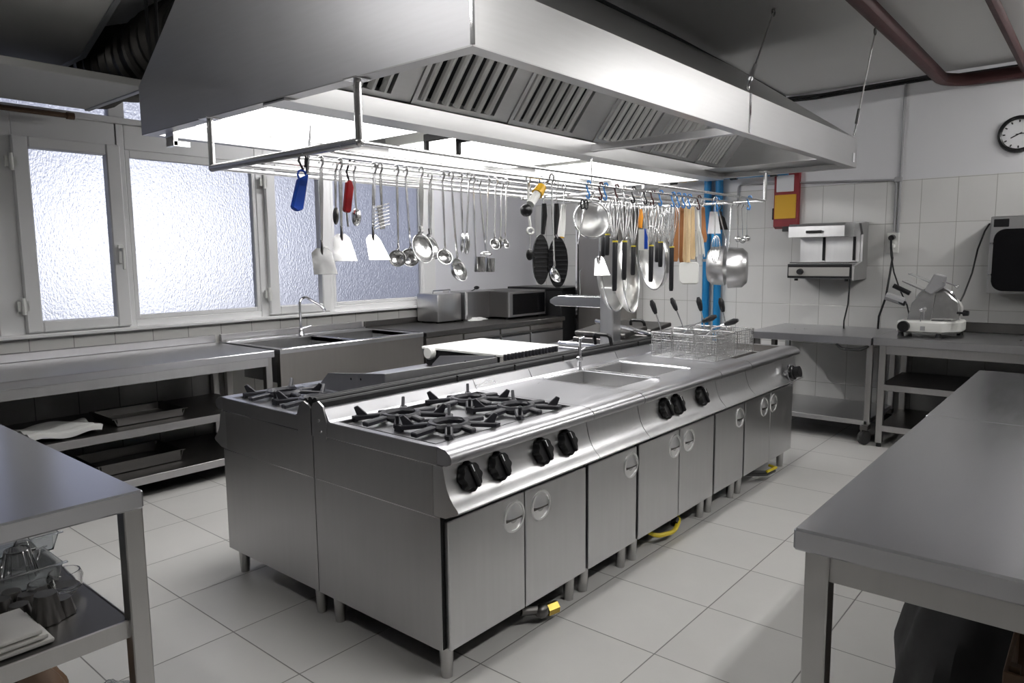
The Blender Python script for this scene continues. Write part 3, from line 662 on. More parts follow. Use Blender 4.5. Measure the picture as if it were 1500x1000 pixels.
for i in range(n+1):
    s_ = i/n; fl.append((.30+.10*s_, 3.35-1.2*s_, 2.535+.02*math.sin(9*s_))); rr.append(.195+(.008 if i % 2 else -.008)+.01*math.sin(i*1.7))
tag(build('flexible_duct', MB().tube(fl, rr, 24), 'foil'), 'dark corrugated foil duct between the ducts and the hood', 'duct')
for k, (ua, ub, lab) in enumerate(((213, 222, 'dark hanging wire beside the foil duct, further from the hood'), (228, 232, 'dark hanging wire beside the foil duct, nearer to the hood'))):
    tag(build('hanging_wire', MB().tube([on(ub, 100, 'y', 2.05), on(ua, 0, 'y', 2.05), on(ua-3, -40, 'y', 2.05)], .008, 6), 'black_matt'), lab, 'wire', 'wires beside the foil duct')
# ================================================================ extractor hood
HX0, HX1, HY0, HY1, HZ0 = -.147, 3.33, -.292, 1.645, 1.93
ZS = 2.10; RZ = 2.66
t = hood = thing('extractor_hood', 'large steel island extractor hood hanging over the cooking block', 'hood', ((HX0+HX1)/2, .68, HZ0))
e = .006
end = [(HY0, HZ0), (HY0, ZS), (.50, RZ), (.90, RZ), (HY1, ZS+.025), (HY1, HZ0)]
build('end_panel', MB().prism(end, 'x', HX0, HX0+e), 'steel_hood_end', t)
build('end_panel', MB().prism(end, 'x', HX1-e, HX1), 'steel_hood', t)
build('front_skirt', MB().box(HX0+e, 1.635, HY0, HY0+e, HZ0, ZS).box(1.637, HX1-e, HY0, HY0+e, HZ0, ZS), 'steel_hood', t)
build('front_slope', MB().prism([(HY0, ZS), (HY0+.01, ZS), (.50, RZ-e), (.50, RZ)], 'x', HX0+e, HX1-e), 'steel_hood', t)
build('roof', MB().box(HX0+e, HX1-e, .50, .90, RZ-e, RZ), 'steel_hood', t)
build('back_skirt', MB().box(HX0+e, HX1-e, HY1-e, HY1, HZ0, ZS+.025).prism([(HY1, ZS+.025), (HY1-.01, ZS+.025), (.90, RZ-e), (.90, RZ)], 'x', HX0+e, HX1-e), 'steel_hood', t)
lip = MB().box(HX0, HX1, HY0, HY0+.05, HZ0-.004, HZ0).box(HX0, HX1, HY1-.05, HY1, HZ0-.004, HZ0).box(HX0, HX0+.05, HY0+.05, HY1-.05, HZ0-.004, HZ0).box(HX1-.05, HX1, HY0+.05, HY1-.05, HZ0-.004, HZ0)
build('bottom_lip', lip, 'steel_side', t)
build('corner_bead', MB().box(HX0-.003, HX0+.006, HY0-.003, HY0+.006, HZ0, ZS+.3*0), 'chrome', t)
build('seam_strip', MB().box(1.628, 1.644, HY0-.0025, HY0, HZ0+.002, ZS), 'chrome', t)
build('maker_label', MB().box(HX1-.09, HX1-.055, HY0-.003, HY0, 1.955, 2.01), 'paper', t)
# gutter and filter bank
TG = 1.975
build('gutter', MB().prism([(.56, 1.985), (.57, 1.918), (.70, 1.918), (.70, TG+.06), (.694, TG+.06), (.694, 1.924), (.576, 1.924), (.566, 1.985)], 'x', HX0+e, HX1-e), 'steel_hood', t)
fdir = Vector((0, -.62, .785)).normalized()          # up the filter face
fn = Vector((0, -.785, -.62)).normalized()            # out of it, towards the cooks
FO = Vector((0, .575, 1.995)); FL = .50
def fmat(x): return Matrix(((1, 0, 0, x), (0, fdir.y, fn.y, FO.y), (0, fdir.z, fn.z, FO.z), (0, 0, 0, 1)))
build('filter_back', MB().box(HX0+e, HX1-e, 0, FL, -.05, -.045, 0, fmat(0)), 'steel_dark', t)
fx = [(-.12, .33), (.42, .915), (1.0, 1.505), (1.69, 2.20), (2.285, 2.765), (2.87, 3.22)]
for (a, b2) in fx:
    w = b2-a
    f = build('filter', MB().box(0, w, 0, .022, -.04, .004, 0, fmat(a)).box(0, w, FL-.022, FL, -.04, .004, 0, fmat(a)).box(0, .022, .022, FL-.022, -.04, .004, 0, fmat(a)).box(w-.022, w, .022, FL-.022, -.04, .004, 0, fmat(a)), 'steel_hood', t)
    n = 7; bf = MB(); st = (w-.044)/n
    build('filter_dark_sheet', MB().box(.022, w-.022, .022, FL-.022, -.038, -.034, 0, fmat(a)), 'black_matt', f)  # black sheet added to darken the gaps between the slats
    for k in range(n):
        x0 = .022+(k+.25)*st; q_ = st*.58
        bf.prism([(x0, -.014), (x0+q_*.12, -.002), (x0+q_*.35, .005), (x0+q_*.65, .005), (x0+q_*.88, -.002), (x0+q_, -.014), (x0+q_*.8, -.008), (x0+q_*.2, -.008)], 'y', .022, FL-.022, fmat(a))
    build('baffle', bf, 'steel_filter', f)
    for x in (.012, w-.012):
        ring = [fmat(a) @ Vector((x+.016*math.cos(q), .30+.03*math.sin(q), .008)) for q in [i*PI/6 for i in range(12)]]
        build('pull_ring', MB().tube(ring, .003, 6, True), 'chrome', f)
xs = [HX0+e]+[v for ab in fx for v in ab]+[HX1-e]
for i in range(0, len(xs), 2):
    if xs[i+1]-xs[i] > .004: build('blank_plate', MB().box(xs[i]+.001, xs[i+1]-.001, 0, FL, -.012, -.002, 0, fmat(0)), 'steel_hood', t)
# back side of the bank (slopes to the lamps) and the inner ceiling
build('inner_panel', MB().prism([(.70, TG+.06), (.705, TG+.06), (.95, 2.45), (.945, 2.45)], 'x', HX0+e, HX1-e).prism([(HY0+e, 2.09), (HY0+e, 2.095), (.27, 2.40), (.27, 2.395)], 'x', HX0+e, HX1-e), 'steel_hood', t)
build('brace', MB().box(1.66, 1.70, HY0+.05, .70, HZ0+.01, HZ0+.045, .002), 'steel_side', t)
build('drip_tray_end', MB().box(HX1-.33, HX1-e, HY0+.05, .60, HZ0+.03, HZ0+.034), 'steel_hood', t)
build('hinge_bracket', MB().box(-.10, -.08, 1.46, 1.53, 1.87, 1.927, .002).box(-.10, -.03, 1.46, 1.47, 1.87, 1.89), 'chrome', t)
for k, (x0, x1, lab) in enumerate(((.02, .80, 'bright light box inside the hood at its near end'), (1.12, 2.12, 'bright light box in the middle of the hood behind the gutter'), (2.42, 3.24, 'bright light box inside the hood at its far end'))):
    L = thing('hood_light', lab, 'light', ((x0+x1)/2, 1.15, 2.0), 'light boxes inside the hood')
    build('housing', MB().box(x0-.012, x1+.012, .80, 1.55, 2.00, 2.06, .004), 'white_plastic', L)
    build('diffuser', MB().box(x0, x1, .815, 1.535, 1.975, 2.00, .004), 'lamp_white', L)
L = thing('hood_strip_light', 'long strip light hidden behind the front skirt of the hood', 'light', (1.6, -.15, 2.1))
build('housing', MB().box(.1, 3.1, -.20, -.10, 2.125, 2.15, .003), 'white_plastic', L)
build('diffuser', MB().box(.12, 3.08, -.19, -.11, 2.085, 2.125, .004), 'strip_white', L)
for k, (x, y, lab) in enumerate(((.93, .95, 'black bracket between the near and middle hood lights'), (1.06, .86, 'smaller black bracket between the hood lights'))):
    tag(build('light_bracket', MB().box(x-.012, x+.012, y-.09, y+.09, 1.955, 1.99, .003).box(x-.012, x+.012, y+.07, y+.09, 1.90, 1.96, .003).box(x-.03, x+.03, y-.05, y+.02, 1.99, 2.03), 'black_matt'), lab, 'bracket')
# rods that hang the hood from the ceiling
for k, (a, b2, lab) in enumerate((((1.64, HY0+.02, 2.115), on(1135, 12, 'z', 2.745), 'thin hanging rod at the middle seam of the hood'), ((3.315, HY0+.02, 2.115), on(1284, 36, 'z', 2.745), 'thin hanging rod at the far front corner of the hood'))):
    a = Vector(a); d = (b2-a)
    R_ = thing('hanger_rod', lab, 'rod', a)
    build('rod', MB().tube([a+d*.16, a+d*.97], .0045, 6), 'steel_leg', R_)
    build('turnbuckle', MB().tube([a+d*.12, a+d*.26], .011, 8), 'chrome', R_)
    build('hook', MB().tube([a+d*.13, a+d*.07]+[a+d*.03+Vector((.012*math.sin(q), 0, .012*math.cos(q)-.0)) for q in [0, 1, 2, 3, 4, 5]], .004, 6), 'wire', R_)
    build('ceiling_eye', MB().tube([a+d*.94+Vector((.018*math.cos(q), 0, .018*math.sin(q))) for q in [i*PI/5 for i in range(10)]], .005, 6, True).tube([a+d*.965, a+d*1.0], .005, 6), 'steel_dark', R_)
# ================================================================ utensil rack under the hood
RZK = 1.742
t = thing('utensil_rack', 'steel bar rack hanging under the hood full of utensils', 'rack', (1.5, .63, RZK))
BY = [.19, .40, .60, .76, .92, 1.08]; BX0, BX1 = -.146+.01, 3.10
build('end_bar', MB().tube([(BX0, .19, RZK), (BX0, 1.08, RZK)], .014, 12).ball((BX0, .19, RZK), .0145).ball((BX0, 1.08, RZK), .0145), 'wire', t)
build('end_bar', MB().tube([(BX1, .19, RZK), (BX1, 1.08, RZK)], .010, 12), 'wire', t)
for y in BY: build('long_bar', MB().tube([(BX0, y, RZK), (BX1, y, RZK)], .0075, 10), 'wire', t)
build('cross_bar', MB().tube([(1.72, .19, RZK-.014), (1.72, 1.08, RZK-.014)], .006, 8), 'wire', t)
for x, y in ((BX0, .19), (BX0, 1.08), (BX1, .19), (BX1, 1.08)):
    zt2 = HZ0-.004
    build('post', MB().tube([(x, y, RZK), (x, y, zt2)], .012, 12).box(x-.03, x+.03, y-.03, y+.03, zt2-.005, zt2, .001), 'wire', t)
for y in (.60,): build('post', MB().tube([(1.72, y, RZK), (1.72, y, TG)], .005, 8), 'wire', t)
# ================================================================ ceiling battens, out of sight; the left and window ones are added fill light
for k, (x, y, L_, ax, lab) in enumerate(((.55, -2.1, 1.5, 'x', 'white fluorescent batten on the ceiling above the right aisle, nearer one'), (3.75, -2.1, 1.9, 'x', 'white fluorescent batten on the ceiling above the right aisle, farther one'), (-1.5, .85, 1.5, 'y', 'unseen fluorescent batten added as fill on the ceiling near the left work table'), (2.5, 2.45, 1.5, 'x', 'unseen fluorescent batten added behind the hood to brighten the window wall'))):
    B_ = thing('ceiling_batten', lab, 'light', (x, y, 2.70))
    if ax == 'x':
        build('housing', MB().box(x-L_/2, x+L_/2, y-.07, y+.07, 2.70, 2.748, .004), 'white_plastic', B_)
        for s_ in (-.035, .035): build('tube', MB().tube([(x-L_/2+.03, y+s_, 2.675), (x+L_/2-.03, y+s_, 2.675)], .018, 12), ('tube_far' if x > 3 else 'tube_white') if y < 0 else 'tube_window_fill', B_)
    else:
        build('housing', MB().box(x-.07, x+.07, y-L_/2, y+L_/2, 2.70, 2.748, .004), 'white_plastic', B_)
        for s_ in (-.035, .035): build('tube', MB().tube([(x+s_, y-L_/2+.03, 2.675), (x+s_, y+L_/2-.03, 2.675)], .018, 12), 'tube_left_fill', B_)
# ================================================================ cooking block: front row of units
HT = .80
RAIL = [(.07, HT), (.026, HT+.002), (-.008, HT-.003), (-.028, HT-.016), (-.036, HT-.031), (-.032, HT-.046), (-.012, HT-.055), (.07, HT-.055)]
PANEL = [(.052, .742), (.005, .742), (-.001, .715), (-.006, .692), (-.014, .668), (-.026, .645), (-.042, .625), (-.057, .612), (-.062, .604), (-.056, .596), (-.004, .574), (.052, .572)]
ZB0, ZD = .118, .563
def mir(p): return [(1.40-y, z) for y, z in p]
def unit(name, label, x0, x1, back=False, doors=(), handles=(), top=True, splash=True):
    F = (lambda y: 1.40-y) if back else (lambda y: y)
    t = thing(name, label, 'cooking unit', ((x0+x1)/2, F(.35), 0), 'units of the cooking block')
    g = .002; a, b2 = x0+g, x1-g
    def bx(m, y0, y1, z0, z1, xa=a, xb=b2, bev=0): 
        lo, hi = sorted((F(y0), F(y1))); return m.box(xa, xb, lo, hi, z0, z1, bev)
    body = bx(MB(), .024, .695, ZB0, ZD+.01); bx(body, .05, .66, ZD+.01, HT-.06)
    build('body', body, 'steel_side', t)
    build('recess', bx(MB(), .021, .0245, ZB0+.004, ZD+.008, a+.003, b2-.003), 'black_matt', t)
    pr = (mir(RAIL) if back else RAIL)
    build('front_rail', MB().prism(pr, 'x', a, b2), 'steel_top', t, 50)
    pr = (mir(PANEL) if back else PANEL)
    build('control_panel', MB().prism(pr, 'x', a, b2), 'steel', t, 50)
    n = len(doors)
    for i, (da, db) in enumerate(doors):
        d = build('door', bx(MB(), 0, .020, ZB0, ZD-.006, da+.004, db-.003, .003), 'steel', t)
        if i < len(handles) and handles[i] is not None:
            hx, hz = handles[i], .482
            sg = -1 if not back else 1
            m4 = look((hx, F(0), hz), (0, sg, 0))
            h = build('recessed_handle', MB().lathe([(.048, -.001), (.048, .005), (.056, .005), (.058, -.001)], m4, 40).lathe([(0, -.0005), (.048, .0005)], m4, 32), 'handle_disc', d)
            hb = MB()
            def hf(u, v): 
                q = PI*u; r = .046; xx = r*math.cos(q); yy = r*math.sin(q)*v
                return m4 @ Vector((xx, yy, .002+.012*(1-v)*math.sin(q)))
            if back: hb.grid(hf, 20, 5)
            else:
                def hf2(u, v):
                    q = PI*u; r = .046; xx = r*math.cos(q); yy = r*math.sin(q)*v
                    return (hx+xx, -.002-.013*(1-v)*math.sin(q), hz+yy)
                hb.grid(hf2, 20, 5)
            build('grip', hb, 'handle_disc', h)
            build('pocket', MB().lathe([(0, .0), (.036, .0), (.036, .0014), (0, .0014)], look((hx, F(0)+sg*.0008, hz-.004), (0, sg, 0)), 20).box(hx-.03, hx+.03, F(0)-.003, F(0)+.001, hz-.006, hz-.001) if False else MB().box(hx-.043, hx+.043, min(F(0), F(0)+sg*.0025), max(F(0), F(0)+sg*.0025), hz-.013, hz-.001), 'steel_dark', h)
    if top: build('top', bx(MB(), .05, .625, HT-.055, HT), 'steel_top', t)
    if splash:
        s = [(.585, HT-.001), (.60, HT+.006), (.622, HT+.045), (.64, HT+.048), (.64, HT-.06), (.662, HT-.06), (.662, HT-.06), (.585, HT-.06)]
        build('splash_back', MB().prism(mir(s) if back else s, 'x', a, b2), 'steel_top', t)
    for lx in (x0+.05, x1-.05):
        for ly in (.055, .64):
            build('leg', MB().lathe([(0, 0), (.019, 0), (.020, .015), (.021, .02), (.025, .118), (0, .118)], Matrix.Translation((lx, F(ly), 0)), 16), 'steel_leg', t)
    return t
def add_knob(t, x, back=False, y=-.006, z=.688):
    nrm = Vector((0, -.95, .3)).normalized()
    M = look((x, y, z), nrm)
    k = MB()
    prof = []
    def kf(u, v):
        a = u*2*PI; lob = 1+.07*math.cos(8*a)
        r, h = [(.040, 0), (.048, .006), (.047, .020), (.040, .030), (.0, .031)][min(4, int(round(v*4)))]
        return M @ Vector((r*lob*math.cos(a), r*lob*math.sin(a), h))
    k.grid(kf, 80, 4)
    k.box(-.008, .008, -.040, .040, .014, .043, .004, M @ Matrix.Rotation(.25, 4, 'Z'))
    kb = build('knob', k, 'black_plastic', t)
    build('knob_mark', MB().box(-.0015, .0015, .014, .038, .0425, .044, 0, M @ Matrix.Rotation(.25, 4, 'Z')), 'paper', kb)
    build('pilot_light', MB().lathe([(0, .004), (.006, .004), (.007, 0)], look((x-.005, .002, .731), nrm), 10), 'black_gloss', t)
def burner(t, cx, cy, wx, wy, z, z0):
    """one cast iron pan support: ring with eight arms, four of them ending in upright fins"""
    g = MB(); rin = min(wx, wy)*.26
    pts = [(cx+rin*1.05*math.cos(i*PI/8), cy+rin*math.sin(i*PI/8), z) for i in range(16)]
    g.tube(pts, .014, 6, True)
    for k in range(8):
        a = k*PI/4+PI/8*0
        ex, ey = math.cos(a), math.sin(a)
        lim = 1/max(abs(ex)/(wx*.48), abs(ey)/(wy*.48)); lim = min(lim, math.hypot(wx, wy)*.40)
        p0 = Vector((cx+ex*rin, cy+ey*rin, z)); p1 = Vector((cx+ex*lim, cy+ey*lim, z-.002))
        L = (p1-p0).length; d = (p1-p0).normalized()
        M = Matrix.Translation(p0) @ d.to_track_quat('X', 'Z').to_matrix().to_4x4()
        g.prism([(-.012, -.008), (L, -.014), (L, .004), (-.012, .009)], 'y', -.0145, .0145, M, .004)
        if k % 2: 
            g.prism([(L-.050, .004), (L-.008, .004), (L+.002, .034), (L-.012, .040)], 'y', -.006, .006, M, .002)
            g.box(p1.x-.008, p1.x+.008, p1.y-.008, p1.y+.008, z0, z)
    gr = build('pan_support', g, 'iron', t)
    b = MB().lathe([(0, z0+.012), (rin*.62, z0+.012), (rin*.66, z0+.004), (rin*.66, z0-.004)], Matrix.Translation((cx, cy, 0)), 24)
    build('burner_head', b, 'iron', gr)
# -- four burner range at the near end
r1 = unit('gas_range', 'four burner gas range at the near right corner of the cooking block', 0, .8, doors=[(.012, .405), (.405, .797)], handles=[.342, .497], top=False)
tb = MB().box(.0015, .7985, .035, .06, HT-.055, HT).box(.0015, .7985, .572, .60, HT-.055, HT).box(.0015, .028, .06, .572, HT-.055, HT).box(.772, .7985, .06, .572, HT-.055, HT).box(.028, .772, .06, .572, HT-.055, HT-.010)
build('top', tb, 'steel_top', r1)
build('seal_line', MB().box(.028, .772, .060, .064, HT-.021, HT+.0012).box(.028, .772, .568, .572, HT-.021, HT+.0012).box(.028, .032, .064, .568, HT-.021, HT+.0012).box(.768, .772, .064, .568, HT-.021, HT+.0012), 'black_matt', r1)
for cx in (.215, .585):
    for cy in (.188, .445): burner(r1, cx, cy, .355, .25, HT+.013, HT-.010)
for x in (.102, .250, .490, .644): add_knob(r1, x)
build('side_seam', MB().box(-.0008, .0018, .03, .69, .5685, .5715).box(-.0008, .0018, .03, .66, .7405, .7435), 'chrome', r1)
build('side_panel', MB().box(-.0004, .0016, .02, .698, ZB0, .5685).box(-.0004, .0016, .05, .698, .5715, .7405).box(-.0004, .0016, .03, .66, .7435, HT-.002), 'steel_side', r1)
build('flue_bracket', MB().prism([(.61, .735), (.605, .80), (.625, .855), (.655, .872), (.685, .862), (.697, .84), (.697, .735)], 'x', -.004, .004), 'steel_side', r1)
build('rivet', MB().lathe([(0, .004), (.006, .003), (.007, 0)], look((-.004, .65, .80), (-1, 0, 0)), 10).lathe([(0, .004), (.006, .003), (.007, 0)], look((-.004, .64, .76), (-1, 0, 0)), 10), 'chrome', r1)
u2 = unit('neutral_unit', 'narrow plain worktop unit with one door beside the four burner range', .8, 1.2, doors=[(.81, 1.195)], handles=[1.143])
# -- wet unit with two wells
u3 = unit('sink_unit', 'wet well unit with two basins and three black knobs', 1.2, 2.0, doors=[(1.21, 1.60), (1.60, 1.995)], handles=[1.552, 1.70], top=False)
wells = [(1.215, 1.545, .13, .53), (1.61, 1.92, .15, .53)]
tb = MB().box(1.2015, 1.9985, .05, .13, HT-.055, HT).box(1.2015, 1.9985, .53, .625, HT-.055, HT).box(1.2015, 1.215, .13, .53, HT-.055, HT).box(1.545, 1.61, .13, .53, HT-.055, HT).box(1.92, 1.9985, .13, .53, HT-.055, HT).box(1.61, 1.92, .13, .15, HT-.055, HT)
build('top', tb, 'steel_top', u3)
for (a, b2, c, d) in wells:
    w = build('well', MB().box(a, a+.004, c, d, .62, HT-.001).box(b2-.004, b2, c, d, .62, HT-.001).box(a, b2, c, c+.004, .62, HT-.001).box(a, b2, d-.004, d, .62, HT-.001).box(a, b2, c, d, .615, .62), 'steel', u3)
    build('well_rim', MB().tube([(b2+.012, c-.04, HT+.002), (b2+.012, d+.02, HT+.002)], .006, 8).tube([(a, d+.006, HT+.002), (b2+.01, d+.006, HT+.002)], .005, 8), 'chrome', w)
for x in (1.424, 1.540, 1.800): add_knob(u3, x)
t = thing('well_tap', 'slim upright chrome tap behind the wet wells', 'tap', (1.575, .575, HT))
build('tap_body', MB().tube([(1.575, .575, HT), (1.575, .575, HT+.09)], .010, 10).lathe([(.012, .045), (.018, .05), (.018, .065), (.012, .07)], Matrix.Translation((1.575, .575, HT)), 12), 'chrome', t)
build('spout', MB().tube([(1.575, .575, HT+.085), (1.575, .57, HT+.165), (1.58, .545, HT+.175)], [.010, .008, .006], 10), 'chrome', t)
build('lever', MB().tube([(1.575, .575, HT+.10), (1.605, .56, HT+.115)], .005, 6), 'chrome', t)
u4 = unit('worktop_unit', 'narrow worktop unit between the wet wells and the fryer', 2.0, 2.4, doors=[(2.01, 2.395)], handles=[2.333])
# -- fryer
u5 = unit('deep_fryer', 'deep fryer unit at the far right end of the cooking block', 2.4, 3.2, doors=[(2.41, 2.80), (2.80, 3.195)], handles=[2.70, 2.85], top=False)
tb = MB().box(2.4015, 3.1985, .05, .08, HT-.055, HT).box(2.4015, 3.1985, .54, .625, HT-.055, HT).box(2.4015, 2.44, .08, .54, HT-.055, HT).box(3.16, 3.1985, .08, .54, HT-.055, HT).box(2.79, 2.82, .08, .54, HT-.055, HT)
build('top', tb, 'steel_top', u5)
for a, b2 in ((2.44, 2.79), (2.82, 3.16)):
    build('oil_well', MB().box(a, a+.004, .08, .54, .58, HT-.001).box(b2-.004, b2, .08, .54, .58, HT-.001).box(a, b2, .08, .084, .58, HT-.001).box(a, b2, .536, .54, .58, HT-.001).box(a, b2, .08, .54, .575, .58), 'steel_brown', u5)
build('back_rail', MB().box(2.4015, 3.1985, .60, .625, HT, HT+.05, .003), 'steel_top', u5)
kx = MB().tube([(3.0, -.045, .655), (3.0, -.105, .67)], .035, 18).lathe([(.040, 0), (.046, .006), (.046, .018), (.040, .022)], look((3.0, -.05, .656), (0, -.95, .25)), 20)
build('thermostat_knob', kx, 'black_plastic', u5)
build('thermostat_ring', MB().lathe([(.048, 0), (.055, .004), (.055, .010), (.048, .012)], look((3.0, -.04, .653), (0, -.95, .25)), 24).tube([(2.93, -.03, .66), (2.93, -.06, .665)], .014, 10), 'chrome', u5)
# -- fry baskets standing on the fryer
def basket(x0, y0, tilt):
    t = thing('fry_basket', '', 'basket', (x0, y0, HT+.004), 'fry baskets on the cooking block')
    w, d, h = .25, .125, .145; z = HT+.004
    fr = MB()
    for zz, r in ((z+h, .004), (z+h*.72, .0018), (z+.004, .003)): fr.tube([(x0, y0, zz), (x0+w, y0, zz), (x0+w, y0+d, zz), (x0, y0+d, zz)], r, 6, True)
    for px, py in ((x0, y0), (x0+w, y0), (x0+w, y0+d), (x0, y0+d), (x0+w/2, y0), (x0, y0+d/2)): fr.tube([(px, py, z), (px, py, z+h)], .0025, 6)
    build('wire_frame', fr, 'wire', t)
    ms = MB(); N = 18
    for i in range(1, N): 
        for yy in (y0, y0+d): ms.tube([(x0+w*i/N, yy, z), (x0+w*i/N, yy, z+h)], .0011, 3, caps=False)
        ms.tube([(x0+w*i/N, y0, z+.002), (x0+w*i/N, y0+d, z+.002)], .0011, 3, caps=False)
    for i in range(1, 10):
        for xx in (x0, x0+w): ms.tube([(xx, y0+d*i/10, z), (xx, y0+d*i/10, z+h)], .0011, 3, caps=False)
    for i in range(1, 10):
        zz = z+h*i/10
        for yy in (y0, y0+d): ms.tube([(x0, yy, zz), (x0+w, yy, zz)], .0011, 3, caps=False)
        for xx in (x0, x0+w): ms.tube([(xx, y0, zz), (xx, y0+d, zz)], .0011, 3, caps=False)
    build('wire_mesh', ms, 'wire', t)
    hx, hy = x0+.004, y0+d/2
    dx, dy, dz = tilt; L = .10
    p = [Vector((hx, hy, z+h)), Vector((hx+dx*.25, hy+dy*.25, z+h+.045)), Vector((hx+dx*.7, hy+dy*.7, z+h+.06+dz*.5))]
    build('handle_wire', MB().tube(p, .004, 6), 'chrome', t)
    dr = (p[2]-p[1]).normalized()
    build('handle_grip', MB().tube([p[2], p[2]+dr*.02, p[2]+dr*.06, p[2]+dr*.085], [.009, .014, .017, .008], 10), 'grip_black', t)
    return t
BK = [(2.22, .10, (-.02, -.16, .02), 'front basket of the nearer row of three fry baskets'), (2.22, .24, (.03, -.15, .03), 'middle basket of the nearer row of three fry baskets'), (2.22, .38, (-.03, .04, .10), 'back basket of the nearer row of three fry baskets'),
      (2.50, .10, (-.02, .03, .11), 'front basket of the farther row of three fry baskets'), (2.50, .24, (-.02, .03, .11), 'middle basket of the farther row of three fry baskets'), (2.50, .38, (-.02, .06, .10), 'back basket of the farther row of three fry baskets')]
for x, y, tl, lab in BK:
    basket(x, y, tl)['label'] = lab
# ================================================================ back row of units
b1 = unit('gas_range', 'two burner range at the near left corner of the cooking block', 0, .40, True, doors=[(.01, .395)], top=False)
tb = MB().box(.0015, .3985, .80, .828, HT-.055, HT).box(.0015, .3985, 1.33, 1.365, HT-.055, HT).box(.0015, .025, .828, 1.33, HT-.055, HT).box(.375, .3985, .828, 1.33, HT-.055, HT).box(.025, .375, .828, 1.33, HT-.055, HT-.010)
build('top', tb, 'steel_top', b1)
for cy in (.955, 1.205): burner(b1, .20, cy, .34, .245, HT+.013, HT-.010)
build('side_seam', MB().box(-.0008, .0018, .71, 1.37, .5685, .5715).box(-.0008, .0018, .74, 1.37, .7405, .7435), 'chrome', b1)
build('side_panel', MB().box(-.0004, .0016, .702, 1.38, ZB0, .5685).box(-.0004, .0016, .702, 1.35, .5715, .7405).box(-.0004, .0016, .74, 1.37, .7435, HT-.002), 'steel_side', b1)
build('flue_bracket', MB().prism([(.79, .735), (.795, .80), (.775, .845), (.745, .862), (.715, .85), (.703, .84), (.703, .735)], 'x', -.004, .004), 'steel_side', b1)
for k in range(2): 
    M = look((.13+.15*k, 1.42, .688), (0, .86, .5)); build('knob', MB().lathe([(0, .03), (.026, .027), (.033, .012), (.03, 0)], M, 16), 'black_plastic', b1)
b2_ = unit('griddle', 'steel griddle with three raised splash guards behind the flue bars', .40, 1.20, True, doors=[(.41, .80), (.80, 1.195)], top=False)
build('top', MB().box(.4015, 1.1985, .775, 1.35, HT-.055, HT-.012), 'steel_top', b2_)
build('griddle_plate', MB().box(.46, 1.14, .83, 1.33, HT-.012, HT+.006, .004), 'steel', b2_)
build('splash_guard', MB().prism([(.79, HT-.02), (1.25, HT-.02), (1.25, HT+.02), (1.19, HT+.070), (.79, HT+.105)], 'x', .425, .433), 'steel_side', b2_)
build('splash_guard', MB().prism([(.79, HT-.02), (1.25, HT-.02), (1.25, HT+.02), (1.19, HT+.070), (.79, HT+.105)], 'x', 1.142, 1.150), 'steel_side', b2_)
build('splash_guard', MB().prism([(.425, HT-.02), (1.150, HT-.02), (1.150, HT+.095), (.425, HT+.105)], 'y', .782, .790), 'steel', b2_)
build('screw', MB().lathe([(0, .004), (.006, 0)], look((1.142, 1.0, HT+.055), (-1, 0, 0)), 8).lathe([(0, .004), (.006, 0)], look((1.142, .90, HT+.06), (-1, 0, 0)), 8).lathe([(0, .004), (.006, 0)], look((.425, 1.02, HT+.06), (-1, 0, 0)), 8).lathe([(0, .004), (.006, 0)], look((.425, .95, HT+.065), (-1, 0, 0)), 8), 'black_plastic', b2_)
b3 = unit('grill_cabinet', 'plain unit under the black sided char grill', 1.20, 1.70, True, doors=[(1.21, 1.695)], splash=False)
t = thing('char_grill', 'black sided char grill with plate whitened for lamp glare and ribbed edge on the cooking block', 'grill', (1.42, 1.05, HT))
build('body', MB().box(1.20, 1.66, .815, 1.36, HT+.002, HT+.09, .004), 'black_matt', t)
build('top_plate', MB().box(1.185, 1.68, .785, 1.38, HT+.09, HT+.105, .003), 'white_plastic', t)  # white colour stands for the lamps' glare on the plate
rb = MB()
for k in range(16): rb.box(1.20+k*.029, 1.216+k*.029, .772, .80, HT+.072, HT+.104, .003)
build('ribbed_edge', rb, 'iron', t)
build('ribbed_face', MB().box(1.19, 1.67, .785, .80, HT+.055, HT+.09), 'tray_grey', t)
build('side_knob', MB().lathe([(0, .03), (.03, .03), (.038, .02), (.038, 0)], look((1.185, 1.30, HT+.075), (-1, 0, 0)), 20), 'white_plastic', t)
b4 = unit('worktop_unit', 'plain worktop unit carrying the steel post stand', 1.70, 2.40, True, doors=[(1.71, 2.05), (2.05, 2.395)])
b5 = unit('grill_cabinet', 'far left unit of the cooking block under the contact grills', 2.40, 3.20, True, doors=[(2.41, 2.80), (2.80, 3.195)])
t = thing('post_stand', 'square steel post with a serrated side arm above the flue bars', 'stand', (2.36, .93, HT))
build('post', MB().box(2.34, 2.44, .85, .95, HT, 1.20, .006), 'steel', t)
arm = [(.95, 1.065), (1.33, 1.065), (1.375, 1.085), (1.375, 1.105), (1.34, 1.125), (1.30, 1.135), (.95, 1.135)]
a_ = build('side_arm', MB().prism(arm, 'x', 2.37, 2.41, None, .003), 'utensil', t)
tm = MB()
for k in range(13): tm.prism([(.985+k*.021, 1.134), (.995+k*.021, 1.144), (1.005+k*.021, 1.134)], 'x', 2.38, 2.40)
build('serration', tm, 'utensil', a_)
build('crossbar', MB().tube([(2.27, .84, HT+.03), (2.27, 1.22, HT+.03)], .014, 10), 'chrome', t)
build('base_plate', MB().box(2.22, 2.46, .82, 1.25, HT, HT+.012, .002), 'steel_top', t)
